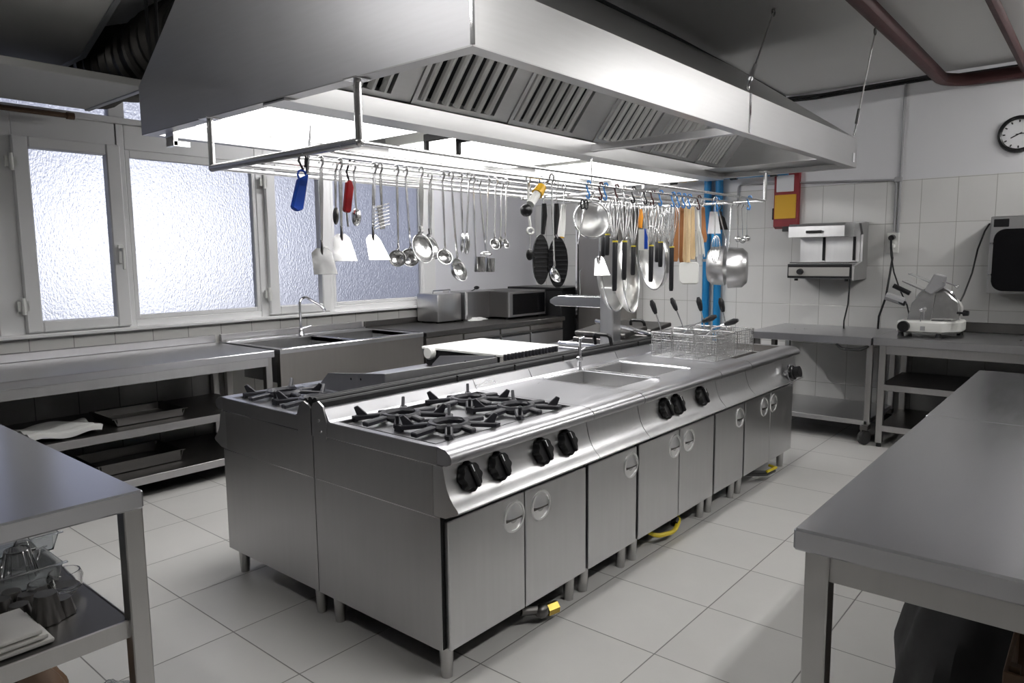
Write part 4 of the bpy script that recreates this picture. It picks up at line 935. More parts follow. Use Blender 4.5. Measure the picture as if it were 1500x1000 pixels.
for k, (x0, lab) in enumerate(((2.475, 'nearer contact grill with black loop handle and chrome bar'), (2.82, 'farther contact grill with black loop handle and dark lid'))):
    t = thing('contact_grill', lab, 'grill', (x0+.16, 1.05, HT), 'contact grills on the cooking block')
    build('base', MB().box(x0, x0+.32, .84, 1.26, HT+.004, HT+.05, .006), 'steel_dark', t)
    build('lid', MB().box(-.15, .15, -.2, .2, 0, .03, .006, Matrix.Translation((x0+.16, 1.05, HT+.075)) @ Matrix.Rotation(-.10, 4, 'Y')), 'steel_dark', t)
    hc = (on(935, 478, 'z', HT+.10), on(884, 503, 'z', HT+.09))[1-k]
    hb = bend([(hc.x, hc.y-.055, HT+.085), (hc.x-.02, hc.y-.055, HT+.145), (hc.x-.02, hc.y+.055, HT+.145), (hc.x, hc.y+.055, HT+.085)], .03)
    build('loop_handle', MB().tube(hb, .011, 8), 'black_plastic', t)
    if k == 0:
        p, q = on(873, 470, 'x', x0+.06), on(952, 489, 'x', x0+.06)
        build('chrome_bar', MB().tube([p, q], .016, 10).tube([q, q+(q-p)*.06], .011, 10), 'chrome', t)
# black flue bars between the rows
t = thing('flue_grille', 'row of long black flue bars between the two rows of units', 'grille', (1.6, .70, HT+.03))
for y, z in ((.655, .872), (.685, .880), (.715, .880), (.745, .872)): build('bar', MB().prism([(y-.0125, z-.045), (y+.0125, z-.045), (y+.0125, z-.006), (y+.006, z), (y-.006, z), (y-.0125, z-.006)], 'x', .006, 3.16), 'black_matt', t)
build('channel', MB().box(.006, 3.16, .667, .733, .80, .828), 'black_matt', t)
for x in (.72, 1.12, 1.52, 2.3): build('bridge', MB().box(x-.003, x+.003, .636, .645, HT+.01, HT+.075), 'black_matt', t)
# gas hoses and cocks on the floor below
def hose(name, label, pts, mat, r=.009):
    tag(build(name, MB().tube(bend(pts, .04), r, 8), mat), label, 'hose')
t = thing('gas_cock', 'brass gas cock under the doors of the four burner range', 'valve', (.50, .02, .0))
c = on(800, 893, 'y', .015)
build('valve_body', MB().tube([(c.x-.10, .06, c.z+.02), (c.x+.02, .005, c.z)], .018, 12).ball((c.x-.02, .02, c.z+.004), .028, 1.2, 1, 1), 'steel_dark', t)
build('brass_nut', MB().tube([(c.x+.0, .012, c.z), (c.x+.045, -.004, c.z+.004)], .024, 6), 'brass', t)
build('feed_pipe', MB().tube([(c.x-.10, .06, c.z+.02), (c.x-.10, .2, .04), (c.x-.10, .3, .0)], .012, 8), 'steel_dark', t)
hose('gas_hose', 'yellow gas hose sagging below the wet well unit', [(1.42, .16, .103), (1.45, .04, .05), (1.58, .01, .04), (1.70, .04, .065), (1.76, .16, .103)], 'yellow_hose', .011)
tag(build('hose_clamp', MB().lathe([(.012, -.02), (.02, -.02), (.02, .02), (.012, .02)], look((1.655, .046, .063), (.9, .25, .3)), 12), 'black_plastic'), 'dark clamp on the yellow hose below the wet well unit', 'clamp')
t = thing('gas_cock', 'black and yellow gas cock under the far end of the fryer', 'valve', (2.85, .05, 0))
c = on(1125, 691, 'y', .0)
build('valve_body', MB().tube([(c.x-.22, .08, c.z+.03), (c.x-.04, .0, c.z), (c.x+.06, -.01, c.z)], .018, 10), 'black_plastic', t)
build('yellow_lever', MB().tube([(c.x-.05, -.01, c.z+.015), (c.x+.05, -.03, c.z+.022), (c.x+.07, .02, c.z+.022)], .009, 8), 'yellow_hose', t)
build('feed_pipe', MB().tube([(c.x-.20, .075, c.z+.03), (c.x-.20, .25, .04), (c.x-.20, .35, 0)], .012, 8), 'steel_dark', t)
# ================================================================ utensils hanging from the rack
def at(u, v, y): return on(u, v, 'y', y)
GRP = 'utensils hanging from the rack'
def pk(c): return (Vector(c)-Vector((CX, CY, CZ))).dot(_f)/FPX          # metres to one photo pixel at that distance
def face(c, amt=.85):
    '''turn about the vertical through c so that a plate hanging along the bar looks to the aisle'''
    psi = math.atan2(c[1]-CY, c[0]-CX); th = -(PI/2-psi)*amt
    return Matrix.Translation((c[0], c[1], 0)) @ Matrix.Rotation(th, 4, 'Z') @ Matrix.Translation((-c[0], -c[1], 0))
def hookend(m, x, y, r=.004):
    m.tube([(x, y, RZK-.03), (x, y-.011, RZK-.012), (x, y-.0115, RZK+.002), (x, y-.005, RZK+.012), (x, y+.006, RZK+.012), (x, y+.0115, RZK), (x, y+.012, RZK-.01)], r, 6)
def hung(name, label, cat, x, y): return thing(name, label, cat, (x, y, RZK), GRP)
def handle_to(t, x0, y, x1, z1, w=.007, mat='utensil', flat=True, top=None):
    m = MB(); zt_ = RZK-.03 if top is None else top
    if top is None: hookend(m, x0, y)
    d = Vector((x1-x0, 0, z1-zt_)); L = d.length
    M = Matrix(((d.x/L, 0, -d.z/L*-1, x0), (0, 1, 0, y), (d.z/L, 0, d.x/L, zt_), (0, 0, 0, 1)))
    if flat: m.prism([(0, -w*.7), (L*.25, -w), (L*.9, -w*.6), (L, -w*.6), (L, w*.6), (L*.9, w*.6), (L*.25, w), (0, w*.7)], 'y', -.0018, .0018, Matrix.Translation((x0, y, zt_)) @ Matrix.Rotation(math.atan2(-d.z, d.x), 4, 'Y'))
    else: m.tube([(x0, y, zt_), (x1, y, z1)], w, 8)
    return build('handle', m, mat, t)
def turner(label, ut, vt, ub, v0, v1, wpx0, wpx1, y=.60, du=0, mat='utensil', hmat='utensil'):
    a = at(ut, vt, y); b_ = at(ub, v0, y); c = at(ub+du, v1, y); k = pk(b_)*1.15
    t = hung('turner', label, 'spatula', a.x, y)
    handle_to(t, a.x, y, b_.x, b_.z+.005, .008, hmat)
    w0, w1 = wpx0*k/2, wpx1*k/2
    build('blade', MB().prism([(b_.x-w0*.5, b_.z+.012), (b_.x-w0, b_.z-.006), (c.x-w1, c.z), (c.x+w1, c.z), (b_.x+w0, b_.z-.006), (b_.x+w0*.5, b_.z+.012)], 'y', y-.001, y+.001, face(b_, .6) @ Matrix.Translation((0, y, b_.z)) @ Matrix.Rotation(-.38, 4, 'X') @ Matrix.Translation((0, -y, -b_.z))), mat, t)
    build('neck', MB().tube([(b_.x, y-.002, b_.z+.04), (b_.x, y-.006, b_.z+.012), (b_.x, y-.003, b_.z-.012)], .004, 6), 'steel_dark' if hmat == 'utensil' else hmat, t)
    return t
def bowl_prof(r, dp, w=.0015):
    n = 8; out = [(r*math.sin(i/n*PI/2), -dp*math.cos(i/n*PI/2)) for i in range(n+1)]
    inn = [((r-w)*math.sin(i/n*PI/2), -(dp-w)*math.cos(i/n*PI/2)) for i in range(n, -1, -1)]
    return out+inn
def ladle(label, ut, vt, ub, vb, rpx, y=.60, tilt=(.1, -.75, .55), dp=.7, kind='ladle', mat='utensil', w=.0055):
    a = at(ut, vt, y); c = at(ub, vb, y); k = pk(c); r = rpx*k*.92
    t = hung(kind, label, kind if kind != 'serving_spoon' else 'spoon', a.x, y)
    nrm = Vector(tilt).normalized()
    top = Vector((c.x, y, c.z))+Vector((0, -nrm.y*0, 0))+(Vector((0, 0, 1))-nrm*nrm.z).normalized()*r
    handle_to(t, a.x, y, top.x, top.z, w)
    build('bowl', MB().lathe(bowl_prof(r, r*dp), look(c+nrm*r*dp*.3, nrm), 24), mat, t, 50)
    build('neck', MB().tube([(top.x, y, top.z+.03), (top.x, y-.003, top.z+.01), (top+nrm*r*dp*.3)], w*.8, 6), 'utensil', t)
    return t
def spoon(label, ut, vt, ub, vb, wpx, hpx, y=.60, mat='utensil'):
    a = at(ut, vt, y); c = at(ub, vb, y); k = pk(c)
    t = hung('serving_spoon', label, 'spoon', a.x, y)
    handle_to(t, a.x, y, c.x, c.z+hpx*k*.45, .005)
    M = face(c, .7) @ Matrix.Translation(c) @ Matrix.Rotation(.2, 4, 'X') @ Matrix.Diagonal((wpx*k/2, 1, hpx*k/2, 1)) @ Matrix.Rotation(PI/2, 4, 'X')
    build('bowl', MB().lathe([(0, .018), (.6, .012), (1, 0), (1, .002), (.6, .014), (0, .020)], M, 20), mat, t, 50)
    return t
# --- group by the near end
t = thing('gas_lighter', 'blue gas lighter hanging by its dark hook at the near end of the rack', 'lighter', (at(445, 236, .55).x, .55, RZK), GRP)
p = at(443, 258, .55); q = at(434, 309, .55)
build('body', MB().prism([(p.x-.020, p.z-.01), (p.x+.022, p.z+.01), (q.x+.024, q.z+.005), (q.x-.0, q.z-.002), (q.x-.020, q.z+.01)], 'y', .540, .560, None, .005), 'blue_plastic', t)
build('trigger_ring', MB().tube([(p.x-.002+.016*math.cos(a), .55, p.z+.004+.016*math.sin(a)) for a in [i*PI/6 for i in range(12)]], .004, 6, True), 'blue_plastic', t)
build('hook', MB().tube([(p.x+.005, .55, p.z+.02), (p.x-.012, .55, p.z+.05), (p.x-.006, .55, RZK-.0), (p.x+.008, .54, RZK+.014), (p.x+.016, .55, RZK-.01), (p.x+.012, .55, p.z+.03)], .004, 6), 'black_plastic', t)
build('nozzle', MB().tube([(p.x+.018, .55, p.z+.01), (p.x+.024, .545, p.z+.07), (p.x+.034, .54, p.z+.17)], [.006, .005, .004], 8), 'chrome', t)
turner('leftmost steel turner with a worn square blade over the window post', 470, 236, 471, 368, 404, 26, 30, du=3)
turner('steel turner with a wide bright blade, second turner from the left', 498, 238, 500, 347, 385, 22, 30, du=3)
turner('steel turner with a slanted blade left of the round skimmers', 548, 246, 546, 348, 383, 18, 28, du=6)
t = thing('gas_lighter', 'red gas lighter hanging by a black hook between two turners', 'lighter', (at(511, 250, .64).x, .64, RZK), GRP)
p = at(511, 270, .62); q = at(508, 312, .62)
build('body', MB().prism([(p.x-.012, p.z+.012), (p.x+.010, p.z+.016), (p.x+.018, p.z-.01), (q.x+.016, q.z+.004), (q.x+.004, q.z), (q.x-.016, q.z+.006)], 'y', .61, .63, None, .005), 'red_plastic', t)
build('hook', MB().tube([(p.x+.002, .62, p.z+.01), (p.x-.012, .615, p.z+.045), (p.x-.006, .60, RZK+.012), (p.x+.006, .61, RZK-.006)], .004, 6), 'black_plastic', t)
build('nozzle', MB().tube([(q.x, .62, q.z+.004), (q.x+.004, .62, q.z-.05)], .004, 6), 'chrome', t)
spoon('small steel spoon right beside the red lighter', 518, 250, 522, 318, 14, 26, .62)
spoon('small dark spoon behind the second turner', 491, 240, 492, 316, 9, 26, .64, 'steel_dark')
t = hung('spaghetti_server', 'steel spaghetti server with a comb of teeth beside the third turner', 'server', at(557, 252, .58).x, .58)
a = at(557, 252, .58); c = at(558, 318, .58)
handle_to(t, a.x, .58, c.x+.006, c.z+.03, .006)
hd = MB().box(-.012, .012, -.002, .002, -.045, .045, .001, Matrix.Translation(c) @ Matrix.Rotation(-.15, 4, 'Y'))
for k in range(7): hd.tube([(c.x-.035, .576, c.z-.045+k*.013), (c.x, .58, c.z-.035+k*.013), (c.x+.038, .576, c.z-.025+k*.013)], .0026, 5)
build('comb', hd, 'utensil', t)
T_ = (.15, -.8, .35)
ladle('round steel skimmer, leftmost of the two dark-bottomed ladles', 581, 251, 582, 379, 14, tilt=(-.5, -.75, .3), mat='utensil')
ladle('round perforated skimmer right of the leftmost ladle', 594, 254, 600, 378, 15, tilt=(-.45, -.8, .3))
ladle('large bright skimmer disc in front of the window post', 617, 256, 618, 364, 24, .56, (.1, -.95, .25), .35, 'skimmer', 'utensil', .012)
ladle('second wide-handled skimmer behind the large bright one', 630, 257, 631, 363, 20, .66, (.2, -.9, .3), .4, 'skimmer', 'utensil', .011)
ladle('steel ladle hanging just right of the bright skimmers', 648, 260, 651, 377, 13, tilt=(-.3, -.8, .4))
ladle('lowest large bright ladle over the bread bin', 661, 261, 671, 396, 19, .58, (.2, -.9, .35))
spoon('pair of steel serving spoons, left one', 675, 263, 678, 356, 9, 30, .60)
spoon('pair of steel serving spoons, right one', 687, 264, 684, 357, 9, 32, .56)
def cup(label, ut, vt, ub, vb, wpx, hpx, y=.60):
    a = at(ut, vt, y); c = at(ub, vb, y); k = pk(c); r = wpx*k/2; h = hpx*k
    t = hung('measuring_ladle', label, 'ladle', a.x, y)
    handle_to(t, a.x, y, c.x, c.z+h*.5, .005)
    build('cup', MB().lathe([(0, -h/2), (r*.9, -h/2), (r, -h/2+.006), (r, h/2), (r-.0015, h/2), (r-.0015, -h/2+.003), (0, -h/2+.002)], Matrix.Translation((c.x, y-r*.9, c.z)), 20), 'utensil', t)
cup('straight-sided steel measuring ladle, left of the pair above the bread bin', 693, 266, 697, 387, 17, 22)
cup('straight-sided steel measuring ladle, right of the pair above the bread bin', 702, 266, 713, 388, 14, 20, .63)
spoon('thin steel spoon between the measuring ladles and the small ladles', 715, 267, 712, 372, 18, 8, .60)
ladle('small steel ladle, left of the last pair before the lighter bottle', 726, 268, 724, 358, 9, tilt=(-.2, -.8, .3), dp=.9)
spoon('small dark spoon between the last two small ladles', 735, 269, 733, 355, 7, 18, .64, 'steel_dark')
ladle('small steel ladle, right of the last pair before the lighter bottle', 742, 269, 740, 357, 8, tilt=(.1, -.8, .3), dp=.9)
# --- lighter bottle, black tools and front ladle
y = .42
p = at(792, 276, y); q = at(771, 308, y)
t = hung('torch_lighter', 'white torch lighter with yellow collar and black end tilted on the rack', 'lighter', p.x, y)
d = (q-p).normalized(); L = (q-p).length
build('collar', MB().tube([p-d*.012, p+d*L*.25], [.022, .027], 12), 'yellow_paint', t)
build('bottle', MB().tube([p+d*L*.2, p+d*L*.72], .019, 12), 'white_plastic', t)
build('end_cap', MB().ball(q, .028, 1, 1, 1), 'black_plastic', t)
build('spout', MB().tube([p-d*.005, at(806, 262, y)], [.009, .004], 8), 'white_plastic', t)
build('hook', MB().tube([p+Vector((0, 0, .015)), p+Vector((-.01, 0, .04)), (p.x-.005, y-.01, RZK+.01), (p.x+.004, y-.012, RZK-.006)], .003, 6), 'blue_hook', t)
t = hung('bottle_opener', 'white ring bottle opener hanging below the torch lighter', 'opener', at(776, 300, .45).x, .45)
p = at(774, 310, .45); q = at(777, 338, .45)
build('shaft', MB().tube([(p.x, .45, RZK-.02), p, q+Vector((0, 0, .02))], .006, 8), 'white_plastic', t)
build('ring', MB().tube([q+Vector((.024*math.cos(a), 0, .014*math.sin(a))) for a in [i*PI/8 for i in range(16)]], .005, 6, True), 'white_plastic', t)
hm = MB(); hookend(hm, p.x, .45); build('hook', hm, 'wire', t)
t = hung('black_skimmer', 'small black disc skimmer hanging left of the ribbed presses', 'skimmer', at(777, 290, .62).x, .62)
p = at(776, 373, .62); build('disc', MB().ball(p, .028, 1, .3, 1), 'black_plastic', t); handle_to(t, p.x, .62, p.x, p.z+.02, .003, 'wire')
def press(label, ut, ub, v0, v1, wpx, y, lean):
    a = at(ut, 285, y); c0 = at(ub, v0, y); c1 = at(ub, v1, y); k = pk(c0); w = wpx*k/2
    t = hung('grill_press', label, 'spatula', a.x, y)
    h0, h1 = at(ut, 298, y), at(ut-2, 343, y)
    m = MB(); hookend(m, a.x, y, .003); m.tube([(a.x, y, RZK-.03), (h0.x, y, h0.z)], .003, 6); build('hanger', m, 'wire', t)
    build('handle', MB().tube([h0, h0+(h1-h0)*.4+Vector((.006, 0, 0)), h1], [.012, .015, .010], 10), 'black_plastic', t)
    H = c0.z-c1.z; M = face((c0.x, y), lean) @ Matrix.Translation((c0.x, y, (c0.z+c1.z)/2))
    pts = [(w*math.sin(i*PI/12), H/2*math.cos(i*PI/12)) for i in range(24)]
    hd = build('head', MB().prism(pts, 'y', -.006, .006, M, .002), 'black_plastic', t)
    rb = MB(); n = 11
    for i in range(1, n):
        z = -H/2+H*i/n; ww = w*math.sqrt(max(0, 1-(2*z/H)**2))*.86
        rb.box(-ww, ww, -.012, -.005, z-.005, z+.003, .001, M)
    build('rib', rb, 'grip_black', hd)
    build('neck', MB().tube([h1, (c0.x, y, c0.z-.01)], .006, 8), 'chrome', t)
press('black ribbed oval press, left of the two', 797, 792, 343, 417, 26, .56, .6)
press('black ribbed oval press, right of the two behind the bright ladle', 815, 817, 346, 422, 30, .50, .9)
ladle('bright steel ladle hanging in front of the black ribbed press', 808, 284, 813, 403, 13, .34, (.25, -.85, .4))
t = hung('pastry_brush', 'pale brush with a yellow tip right of the black ribbed presses', 'brush', at(825, 285, .56).x, .56)
p, q = at(826, 300, .56), at(822, 347, .56); handle_to(t, p.x, .56, p.x, p.z, .003, 'wire')
build('bristle_head', MB().tube([p, p+(q-p)*.75, q], [.012, .018, .016], 10), 'white_plastic', t)
build('tip', MB().tube([p+(q-p)*.85, q+Vector((0, 0, -.005))], [.017, .015], 10), 'yellow_paint', t)
# --- sieves
def across(u, amt, up=.08):
    '''direction to the viewer's right at pixel column u, turned amt towards the aisle'''
    v = (on(u, 400, 'y', .5)-Vector((CX, CY, 1.39))).normalized(); r_ = Vector((v.y, -v.x, 0)).normalized()
    return tuple(r_-v*amt+Vector((0, 0, up)))
def sieve(label, ut, cu, cv, rpx, nrm, dp, y, kind='sieve'):
    c = at(cu, cv, y); k = pk(c); r = rpx*k
    t = hung(kind, label, 'sieve', at(ut, 288, y).x, y); n = Vector(nrm).normalized(); M = look(c, n)
    build('rim', MB().tube([M @ Vector((r*math.cos(a), r*math.sin(a), 0)) for a in [i*PI/16 for i in range(32)]], .005, 8, True), 'wire', t)
    pr = [(r*math.sin(i/10*PI/2), -dp*r*math.cos(i/10*PI/2)) for i in range(11)]
    build('mesh_bowl', MB().lathe(pr, M, 32), 'mesh_wire', t, 60)
    up = (Vector((0, 0, 1))-n*n.z).normalized(); top = c+up*r
    m = MB(); hookend(m, top.x, y, .003); m.tube([(top.x, y, RZK-.03), top], .0035, 6); build('hanger', m, 'wire', t)
    return t
sieve('round fine sieve with pale mesh at the left of the whisks', 866, 867, 322, 27, (-.6, -.75, .2), .5, .60)
sieve('large deep strainer hanging lowest, in front of the post', 905, 900, 402, 54, across(900, .34), .35, .78, 'strainer')
sieve('large strainer with a bright rim behind the lowest one', 922, 924, 403, 55, across(924, .22), .42, .74, 'strainer')
sieve('large strainer right of the two lowest strainers', 958, 955, 378, 46, tuple(-q for q in across(958, -.45, .1)), .5, .80, 'strainer')
sieve('dark rimmed round sieve behind the white flat spatula', 1020, 1015, 380, 32, (.3, -.95, .1), .25, .70)
t = hung('kitchen_scissors', 'steel scissors hanging open left of the fine sieve', 'scissors', at(852, 288, .66).x, .66)
p = at(856, 305, .62); q = at(847, 358, .62)
build('blade', MB().prism([(p.x-.006, p.z), (p.x+.010, p.z), (q.x+.004, q.z), (q.x-.004, q.z+.004)], 'y', .618, .621), 'chrome', t)
build('blade', MB().prism([(p.x-.012, p.z-.01), (p.x+.002, p.z), (q.x+.016, q.z+.03), (q.x+.008, q.z+.03)], 'y', .622, .625), 'chrome', t)
build('grip', MB().tube([(p.x+.016*math.cos(a)+.016, .62, p.z+.02+.024*math.sin(a)) for a in [i*PI/6 for i in range(12)]], .005, 6, True).tube([(p.x+.016*math.cos(a)-.018, .62, p.z+.02+.024*math.sin(a)) for a in [i*PI/6 for i in range(12)]], .005, 6, True), 'black_plastic', t)
# --- whisks hung upside down, black grips down
def whisk(label, u, v0, v1, y, wpx=20, band=True, wr=.0018):
    a = at(u, 285, y); g0, g1 = at(u, v0, y), at(u-1, v1, y); k = pk(g0); R = wpx*k/2
    t = hung('whisk', label, 'whisk', a.x, y)
    zt_ = RZK-.055; m = MB(); H = zt_-g0.z
    for i in range(6):
        an = i*PI/6+.2; pts = []
        for j in range(13):
            s_ = j/12; ph = PI*s_; rr = R*math.sin(ph)**.7 if 0 < s_ < 1 else .004
            side = 1 if True else -1
            pts.append((s_,))
        up = [(a.x+math.cos(an)*R*f, y+math.sin(an)*R*f, g0.z+H*h) for f, h in ((.12, 0), (.35, .2), (.75, .5), (1, .75), (.8, .92), (.3, 1.0), (-.3, 1.0), (-.8, .92), (-1, .75), (-.75, .5), (-.35, .2), (-.12, 0))]
        m.tube(up, wr, 4)
    build('wire_balloon', m, 'wire', t)
    gm = build('grip', MB().tube([g0, g0+(g1-g0)*.06, g0+(g1-g0)*.94, g1], [.011, .0135, .0135, .010], 12), 'grip_black', t)
    if band: build('grip_band', MB().lathe([(.012, -.004), (.0145, -.003), (.0145, .003), (.012, .004)], Matrix.Translation(g0+Vector((0, 0, -.002))), 12), 'yellow_band', gm)
    return t
WL = [(884, 347, 376, .66, 18, False, 'short black grip whisk, leftmost of the hanging whisks'), (890, 343, 374, .60, 20, True, 'black grip whisk with yellow band, second from the left'), (901, 353, 426, .40, 24, True, 'longest black grip whisk in front of the lowest strainer'),
      (915, 353, 410, .44, 24, True, 'black grip whisk with yellow band right of the longest one'), (928, 360, 403, .48, 24, True, 'black grip whisk with yellow band between strainers'), (954, 359, 413, .42, 24, True, 'long black grip whisk in front of the right strainer'),
      (963, 354, 384, .62, 20, False, 'short black grip whisk behind the right strainer'), (968, 354, 391, .50, 22, True, 'black grip whisk touching the right strainer rim'), (984, 361, 426, .42, 22, True, 'long black grip whisk left of the wooden spatulas'), (977, 354, 400, .66, 22, False, 'thick black whisk grip behind the wooden spatulas')]
for (u, v0, v1, y, w_, bd, lab) in WL: whisk(lab, u, v0, v1, y, w_, bd)
t = hung('silicone_brush', 'small orange brush among the whisks', 'brush', at(938, 288, .44).x, .44)
p, q = at(939, 306, .44), at(938, 334, .44); handle_to(t, p.x, .44, p.x, p.z, .0025, 'wire', False)
build('brush_head', MB().tube([p, p+(q-p)*.4, q], [.006, .014, .010], 10), 'orange_plastic', t)
t = hung('dough_scraper', 'white dough scraper with a dark blue stripe among the whisks', 'scraper', at(942, 290, .50).x, .50)
c = at(943, 351, .50); k = pk(c); W, H = 7.5*k, 15*k; F_ = face(c, .9); handle_to(t, c.x, .50, c.x, c.z+H, .003, 'wire', False)
build('plate', MB().box(c.x-W, c.x+W, .498, .502, c.z-H, c.z+H, .001, F_), 'white_plastic', t)
build('stripe', MB().box(c.x+W*.1, c.x+W*.75, .4965, .4982, c.z-H+.006, c.z+H+.004, 0, F_), 'blue_plastic', t)
turner('small bright steel turner hanging below the leftmost whisks', 880, 290, 878, 378, 405, 12, 22, .66)
# --- wooden tools and their neighbours
def wooden(label, ut, ub, v1, y, mat, wpx, headpx=0, cat='spatula', name='wooden_spatula'):
    a = at(ut, 290, y); p, q = at(ut, 303, y), at(ub, v1, y); k = pk(q); w = wpx*k/2
    t = hung(name, label, cat, a.x, y)
    m = MB(); hookend(m, a.x, y, .0025); m.tube([(a.x, y, RZK-.03), p], .0025, 6); build('loop', m, 'wire', t)
    hw = headpx*k/2 or w*1.3
    build('blade', MB().prism([(p.x-w*.8, p.z), (p.x+w*.8, p.z), (p.x+(q.x-p.x)*.6+w, p.z+(q.z-p.z)*.6), (q.x+hw, q.z+.03), (q.x+hw*.7, q.z), (q.x-hw*.7, q.z), (q.x-hw, q.z+.03), (p.x+(q.x-p.x)*.6-w, p.z+(q.z-p.z)*.6)], 'y', y-.005, y+.005, face(p, .7), .003), mat, t)
wooden('dark brown wooden spatula, leftmost of the wooden tools', 992, 990, 383, .48, 'wood_dark', 7, 9)
wooden('dark brown wooden spatula second from the left', 999, 998, 384, .52, 'wood_dark', 7, 9)
wooden('pale wooden spatula left of the white flat spatula handle', 1005, 1004, 384, .46, 'wood_pale', 7, 10)
wooden('pale wooden stick right of the white flat spatula handle', 1015, 1014, 380, .46, 'wood_pale', 6, 8)
t = hung('flat_spatula', 'spatula with a large white square head and pale wooden handle', 'spatula', at(1009, 290, .42).x, .42)
p, q = at(1009, 304, .42), at(1008, 384, .42); m = MB(); hookend(m, p.x, .42, .0025); m.tube([(p.x, .42, RZK-.03), p], .0025, 6); build('loop', m, 'wire', t)
build('handle', MB().tube([p, q], .012, 10), 'wood_pale', t)
c = at(1009, 400, .42); k = pk(c); W, H = 14*k, 16*k
build('head', MB().prism([(c.x-W, c.z+H-.01), (c.x-W+.012, c.z+H), (c.x+W-.012, c.z+H), (c.x+W, c.z+H-.012), (c.x+W, c.z-H+.01), (c.x+W-.012, c.z-H), (c.x-W+.02, c.z-H), (c.x-W, c.z-H+.02)], 'y', .412, .428, face(c, .9), .005), 'white_plastic', t)
t = hung('white_whisk', 'white silicone whisk flaring downwards beside the wooden tools', 'whisk', at(1020, 290, .42).x, .42)
p, q = at(1021, 304, .42), at(1026, 374, .42); m = MB(); hookend(m, p.x, .42, .0025); m.tube([(p.x, .42, RZK-.03), p], .003, 6); build('loop', m, 'wire', t)
build('handle', MB().tube([p, p+(q-p)*.35], .010, 8), 'white_plastic', t)
st = MB()
for i in range(9):
    an = i*2*PI/9; s0 = p+(q-p)*.32
    st.tube([s0, s0+(q-p)*.35+Vector((.022*math.cos(an), .022*math.sin(an), 0)), q+Vector((.026*math.cos(an), .026*math.sin(an), .01*math.sin(an*2)))], .004, 5)
build('strand', st, 'white_plastic', t)
wooden('orange brown wooden spoon right of the white whisk', 1030, 1030, 355, .50, 'wood_dark', 6, 9)
t = hung('carded_tool', 'pale printed card with a blue lower edge hanging before the blue pipes', 'card', at(1045, 292, .50).x, .50)
c = at(1046, 326, .50); k = pk(c); W, H = 9*k, 16*k; F_ = face(c, .9); m = MB(); hookend(m, c.x, .50, .0025); m.tube([(c.x, .50, RZK-.03), (c.x, .50, c.z+H)], .0025, 6); build('loop', m, 'blue_hook', t)
build('card', MB().prism([(c.x-W*.7, c.z+H), (c.x+W*.5, c.z+H), (c.x+W*1.1, c.z-H), (c.x-W, c.z-H)], 'y', .498, .502, F_), 'paper', t)
build('edge_band', MB().box(c.x-W*.4, c.x+W*.8, .497, .503, c.z-H*2.2, c.z-H, 0, F_), 'blue_pipe', t)
turner('short dark spatula behind the pale printed card', 1055, 292, 1056, 318, 338, 10, 12, .62, 0, 'black_plastic', 'black_plastic')
def dipper(label, ut, cu, cv, rpx, hpx, nrm, y):
    c = at(cu, cv, y); k = pk(c); r = rpx*k; h = hpx*k
    t = hung('dipper', label, 'pot', at(ut, 290, y).x, y); n = Vector(nrm).normalized(); M = look(c, n)
    build('bowl', MB().lathe([(0, -h), (r*.75, -h), (r*.95, -h*.75), (r, 0), (r-.002, 0), (r*.93, -h*.74), (r*.73, -h+.003), (0, -h+.003)], M, 28), 'steel', t, 40)
    up = (Vector((0, 0, 1))-n*n.z).normalized(); top = c+up*r
    m = MB(); x0 = at(ut, 290, y).x; hookend(m, x0, y, .004); m.tube([(x0, y, RZK-.03), (top.x+.005, y, top.z+.05), top], .005, 8); build('handle', m, 'utensil', t)
dipper('deep steel dipper with its dark inside turned left, before the blue pipe', 1052, 1062, 389, 29, 24, across(1062, .12, .0), .52)
dipper('bright steel dipper, right of the two deep ones', 1071, 1067, 392, 30, 26, tuple(-q for q in across(1067, .1, .0)), .44)
t = hung('egg_whisk', 'small wire whisk curled before the left steel dipper', 'whisk', at(1048, 292, .36).x, .36)
p, q = at(1047, 345, .36), at(1050, 385, .36); m = MB(); hookend(m, p.x, .36, .0025); m.tube([(p.x, .36, RZK-.03), p], .003, 6); build('handle', m, 'wire', t)
st = MB(); c = (p+q)/2; H = (p-q).length/2
for i in range(5):
    an = i*PI/5; st.tube([c+Vector((.030*math.cos(an)*math.sin(s_), .030*math.sin(an)*math.sin(s_), H*math.cos(s_))) for s_ in [j*PI/8 for j in range(16)]], .0014, 4, True)
build('wire_balloon', st, 'wire', t)
for (ut, ub, vb, lab) in ((1080, 1081, 350, 'small spoon, left of the three thin ones at the far end'), (1087, 1088, 352, 'small spoon, middle of the three thin ones at the far end'), (1094, 1094, 349, 'small spoon, right of the three thin ones at the far end')):
    spoon(lab, ut, 293, ub, vb, 10, 9, .40)
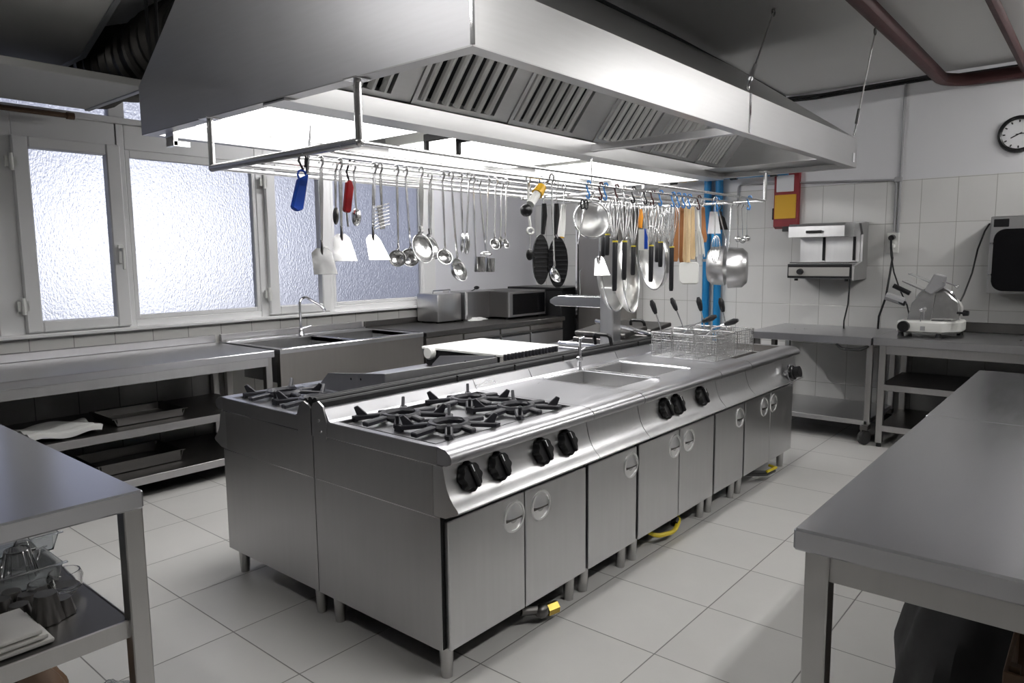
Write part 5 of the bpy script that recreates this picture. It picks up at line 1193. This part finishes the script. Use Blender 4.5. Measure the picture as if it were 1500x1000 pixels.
# --- coloured hooks on the bars
def shook(label, u, v, y, mat):
    a = at(u, v, y); x = a.x; m = MB()
    m.tube([(x-.004, y-.016, RZK+.0), (x-.003, y-.008, RZK+.014), (x, y+.004, RZK+.014), (x+.002, y+.013, RZK-.002), (x+.002, y+.006, RZK-.03), (x, y-.006, RZK-.05), (x+.002, y-.002, RZK-.068), (x+.004, y+.010, RZK-.066), (x+.006, y+.016, RZK-.054)], .0045, 7)
    tag(build('hanging_hook', m, mat), label, 'hook', 'coloured hooks on the rack')
HK = [(862, .30, 'blue_hook', 'blue hook above the pale fine sieve'), (880, .30, 'pipe_red', 'brown hook left of the second blue hook'), (887, .30, 'blue_hook', 'second blue hook from the left'), (903, .30, 'pipe_red', 'brown hook above the longest whisk'), (914, .34, 'wire', 'bare steel hook between brown and black hooks'),
      (928, .30, 'black_plastic', 'large black hook above the middle whisks'), (946, .30, 'black_plastic', 'second black hook right of the large one'), (956, .30, 'pipe_red', 'brown hook right of the black hooks'), (968, .30, 'blue_hook', 'blue hook above the right strainer'),
      (986, .36, 'blue_hook', 'first blue hook of the row over the wooden tools'), (994, .36, 'blue_hook', 'second blue hook of the row over the wooden tools'), (1002, .36, 'blue_hook', 'third blue hook of the row over the wooden tools'), (1010, .36, 'blue_hook', 'fourth blue hook of the row over the wooden tools'),
      (1024, .36, 'pipe_red', 'brown hook above the white silicone whisk'), (1051, .36, 'blue_hook', 'blue hook above the pale printed card'), (1098, .19, 'blue_hook', 'lone blue hook at the far end of the rack')]
for u, y, mt_, lab in HK: shook(lab, u, 290, y if y != .30 and y != .36 and y != .34 else .40, mt_)
# ================================================================ daylight outside and view
w = bpy.data.worlds.new('sky'); scene.world = w; w.use_nodes = True; nt = w.node_tree
bg = nt.nodes['Background']
tc = nt.nodes.new('ShaderNodeTexCoord'); sp = nt.nodes.new('ShaderNodeSeparateXYZ'); nt.links.new(tc.outputs['Generated'], sp.inputs[0])
cr = nt.nodes.new('ShaderNodeValToRGB'); mr = nt.nodes.new('ShaderNodeMapRange')
mr.inputs['From Min'].default_value = -1; mr.inputs['From Max'].default_value = 1
nt.links.new(sp.outputs[2], mr.inputs['Value']); nt.links.new(mr.outputs['Result'], cr.inputs['Fac'])
el = cr.color_ramp.elements; el[0].position = .0; el[0].color = (.10, .10, .12, 1); el[1].position = 1; el[1].color = (.22, .24, .34, 1)
for p, c in ((.46, (.22, .23, .29, 1)), (.505, (.36, .38, .47, 1)), (.58, (.30, .32, .42, 1)), (.70, (.20, .215, .30, 1))):
    e_ = cr.color_ramp.elements.new(p); e_.color = c
sd = Vector((200-750, 0, 0)); sun = (_f + (200-750)/FPX*_r - (355-500)/FPX*_u).normalized()
dp = nt.nodes.new('ShaderNodeVectorMath'); dp.operation = 'DOT_PRODUCT'; nt.links.new(tc.outputs['Generated'], dp.inputs[0]); dp.inputs[1].default_value = sun
pw = nt.nodes.new('ShaderNodeMath'); pw.operation = 'POWER'; mx0 = nt.nodes.new('ShaderNodeMath'); mx0.operation = 'MAXIMUM'; mx0.inputs[1].default_value = 0
nt.links.new(dp.outputs['Value'], mx0.inputs[0]); nt.links.new(mx0.outputs[0], pw.inputs[0]); pw.inputs[1].default_value = 110
sc_ = nt.nodes.new('ShaderNodeVectorMath'); sc_.operation = 'SCALE'; sc_.inputs[0].default_value = (2.0, 2.0, 2.05); nt.links.new(pw.outputs[0], sc_.inputs['Scale'])
ad = nt.nodes.new('ShaderNodeVectorMath'); ad.operation = 'ADD'; nt.links.new(cr.outputs['Color'], ad.inputs[0]); nt.links.new(sc_.outputs[0], ad.inputs[1])
nt.links.new(ad.outputs[0], bg.inputs['Color']); bg.inputs['Strength'].default_value = .78
vs = scene.view_settings; vs.view_transform = 'Standard'; vs.look = 'None'; vs.exposure = .27; vs.gamma = 1
vs.use_curve_mapping = False
cy = scene.cycles; cy.max_bounces = 8; cy.diffuse_bounces = 4; cy.glossy_bounces = 5; cy.transmission_bounces = 6; cy.transparent_max_bounces = 8
cy.use_denoising = True; cy.sample_clamp_indirect = 6; cy.caustics_reflective = False
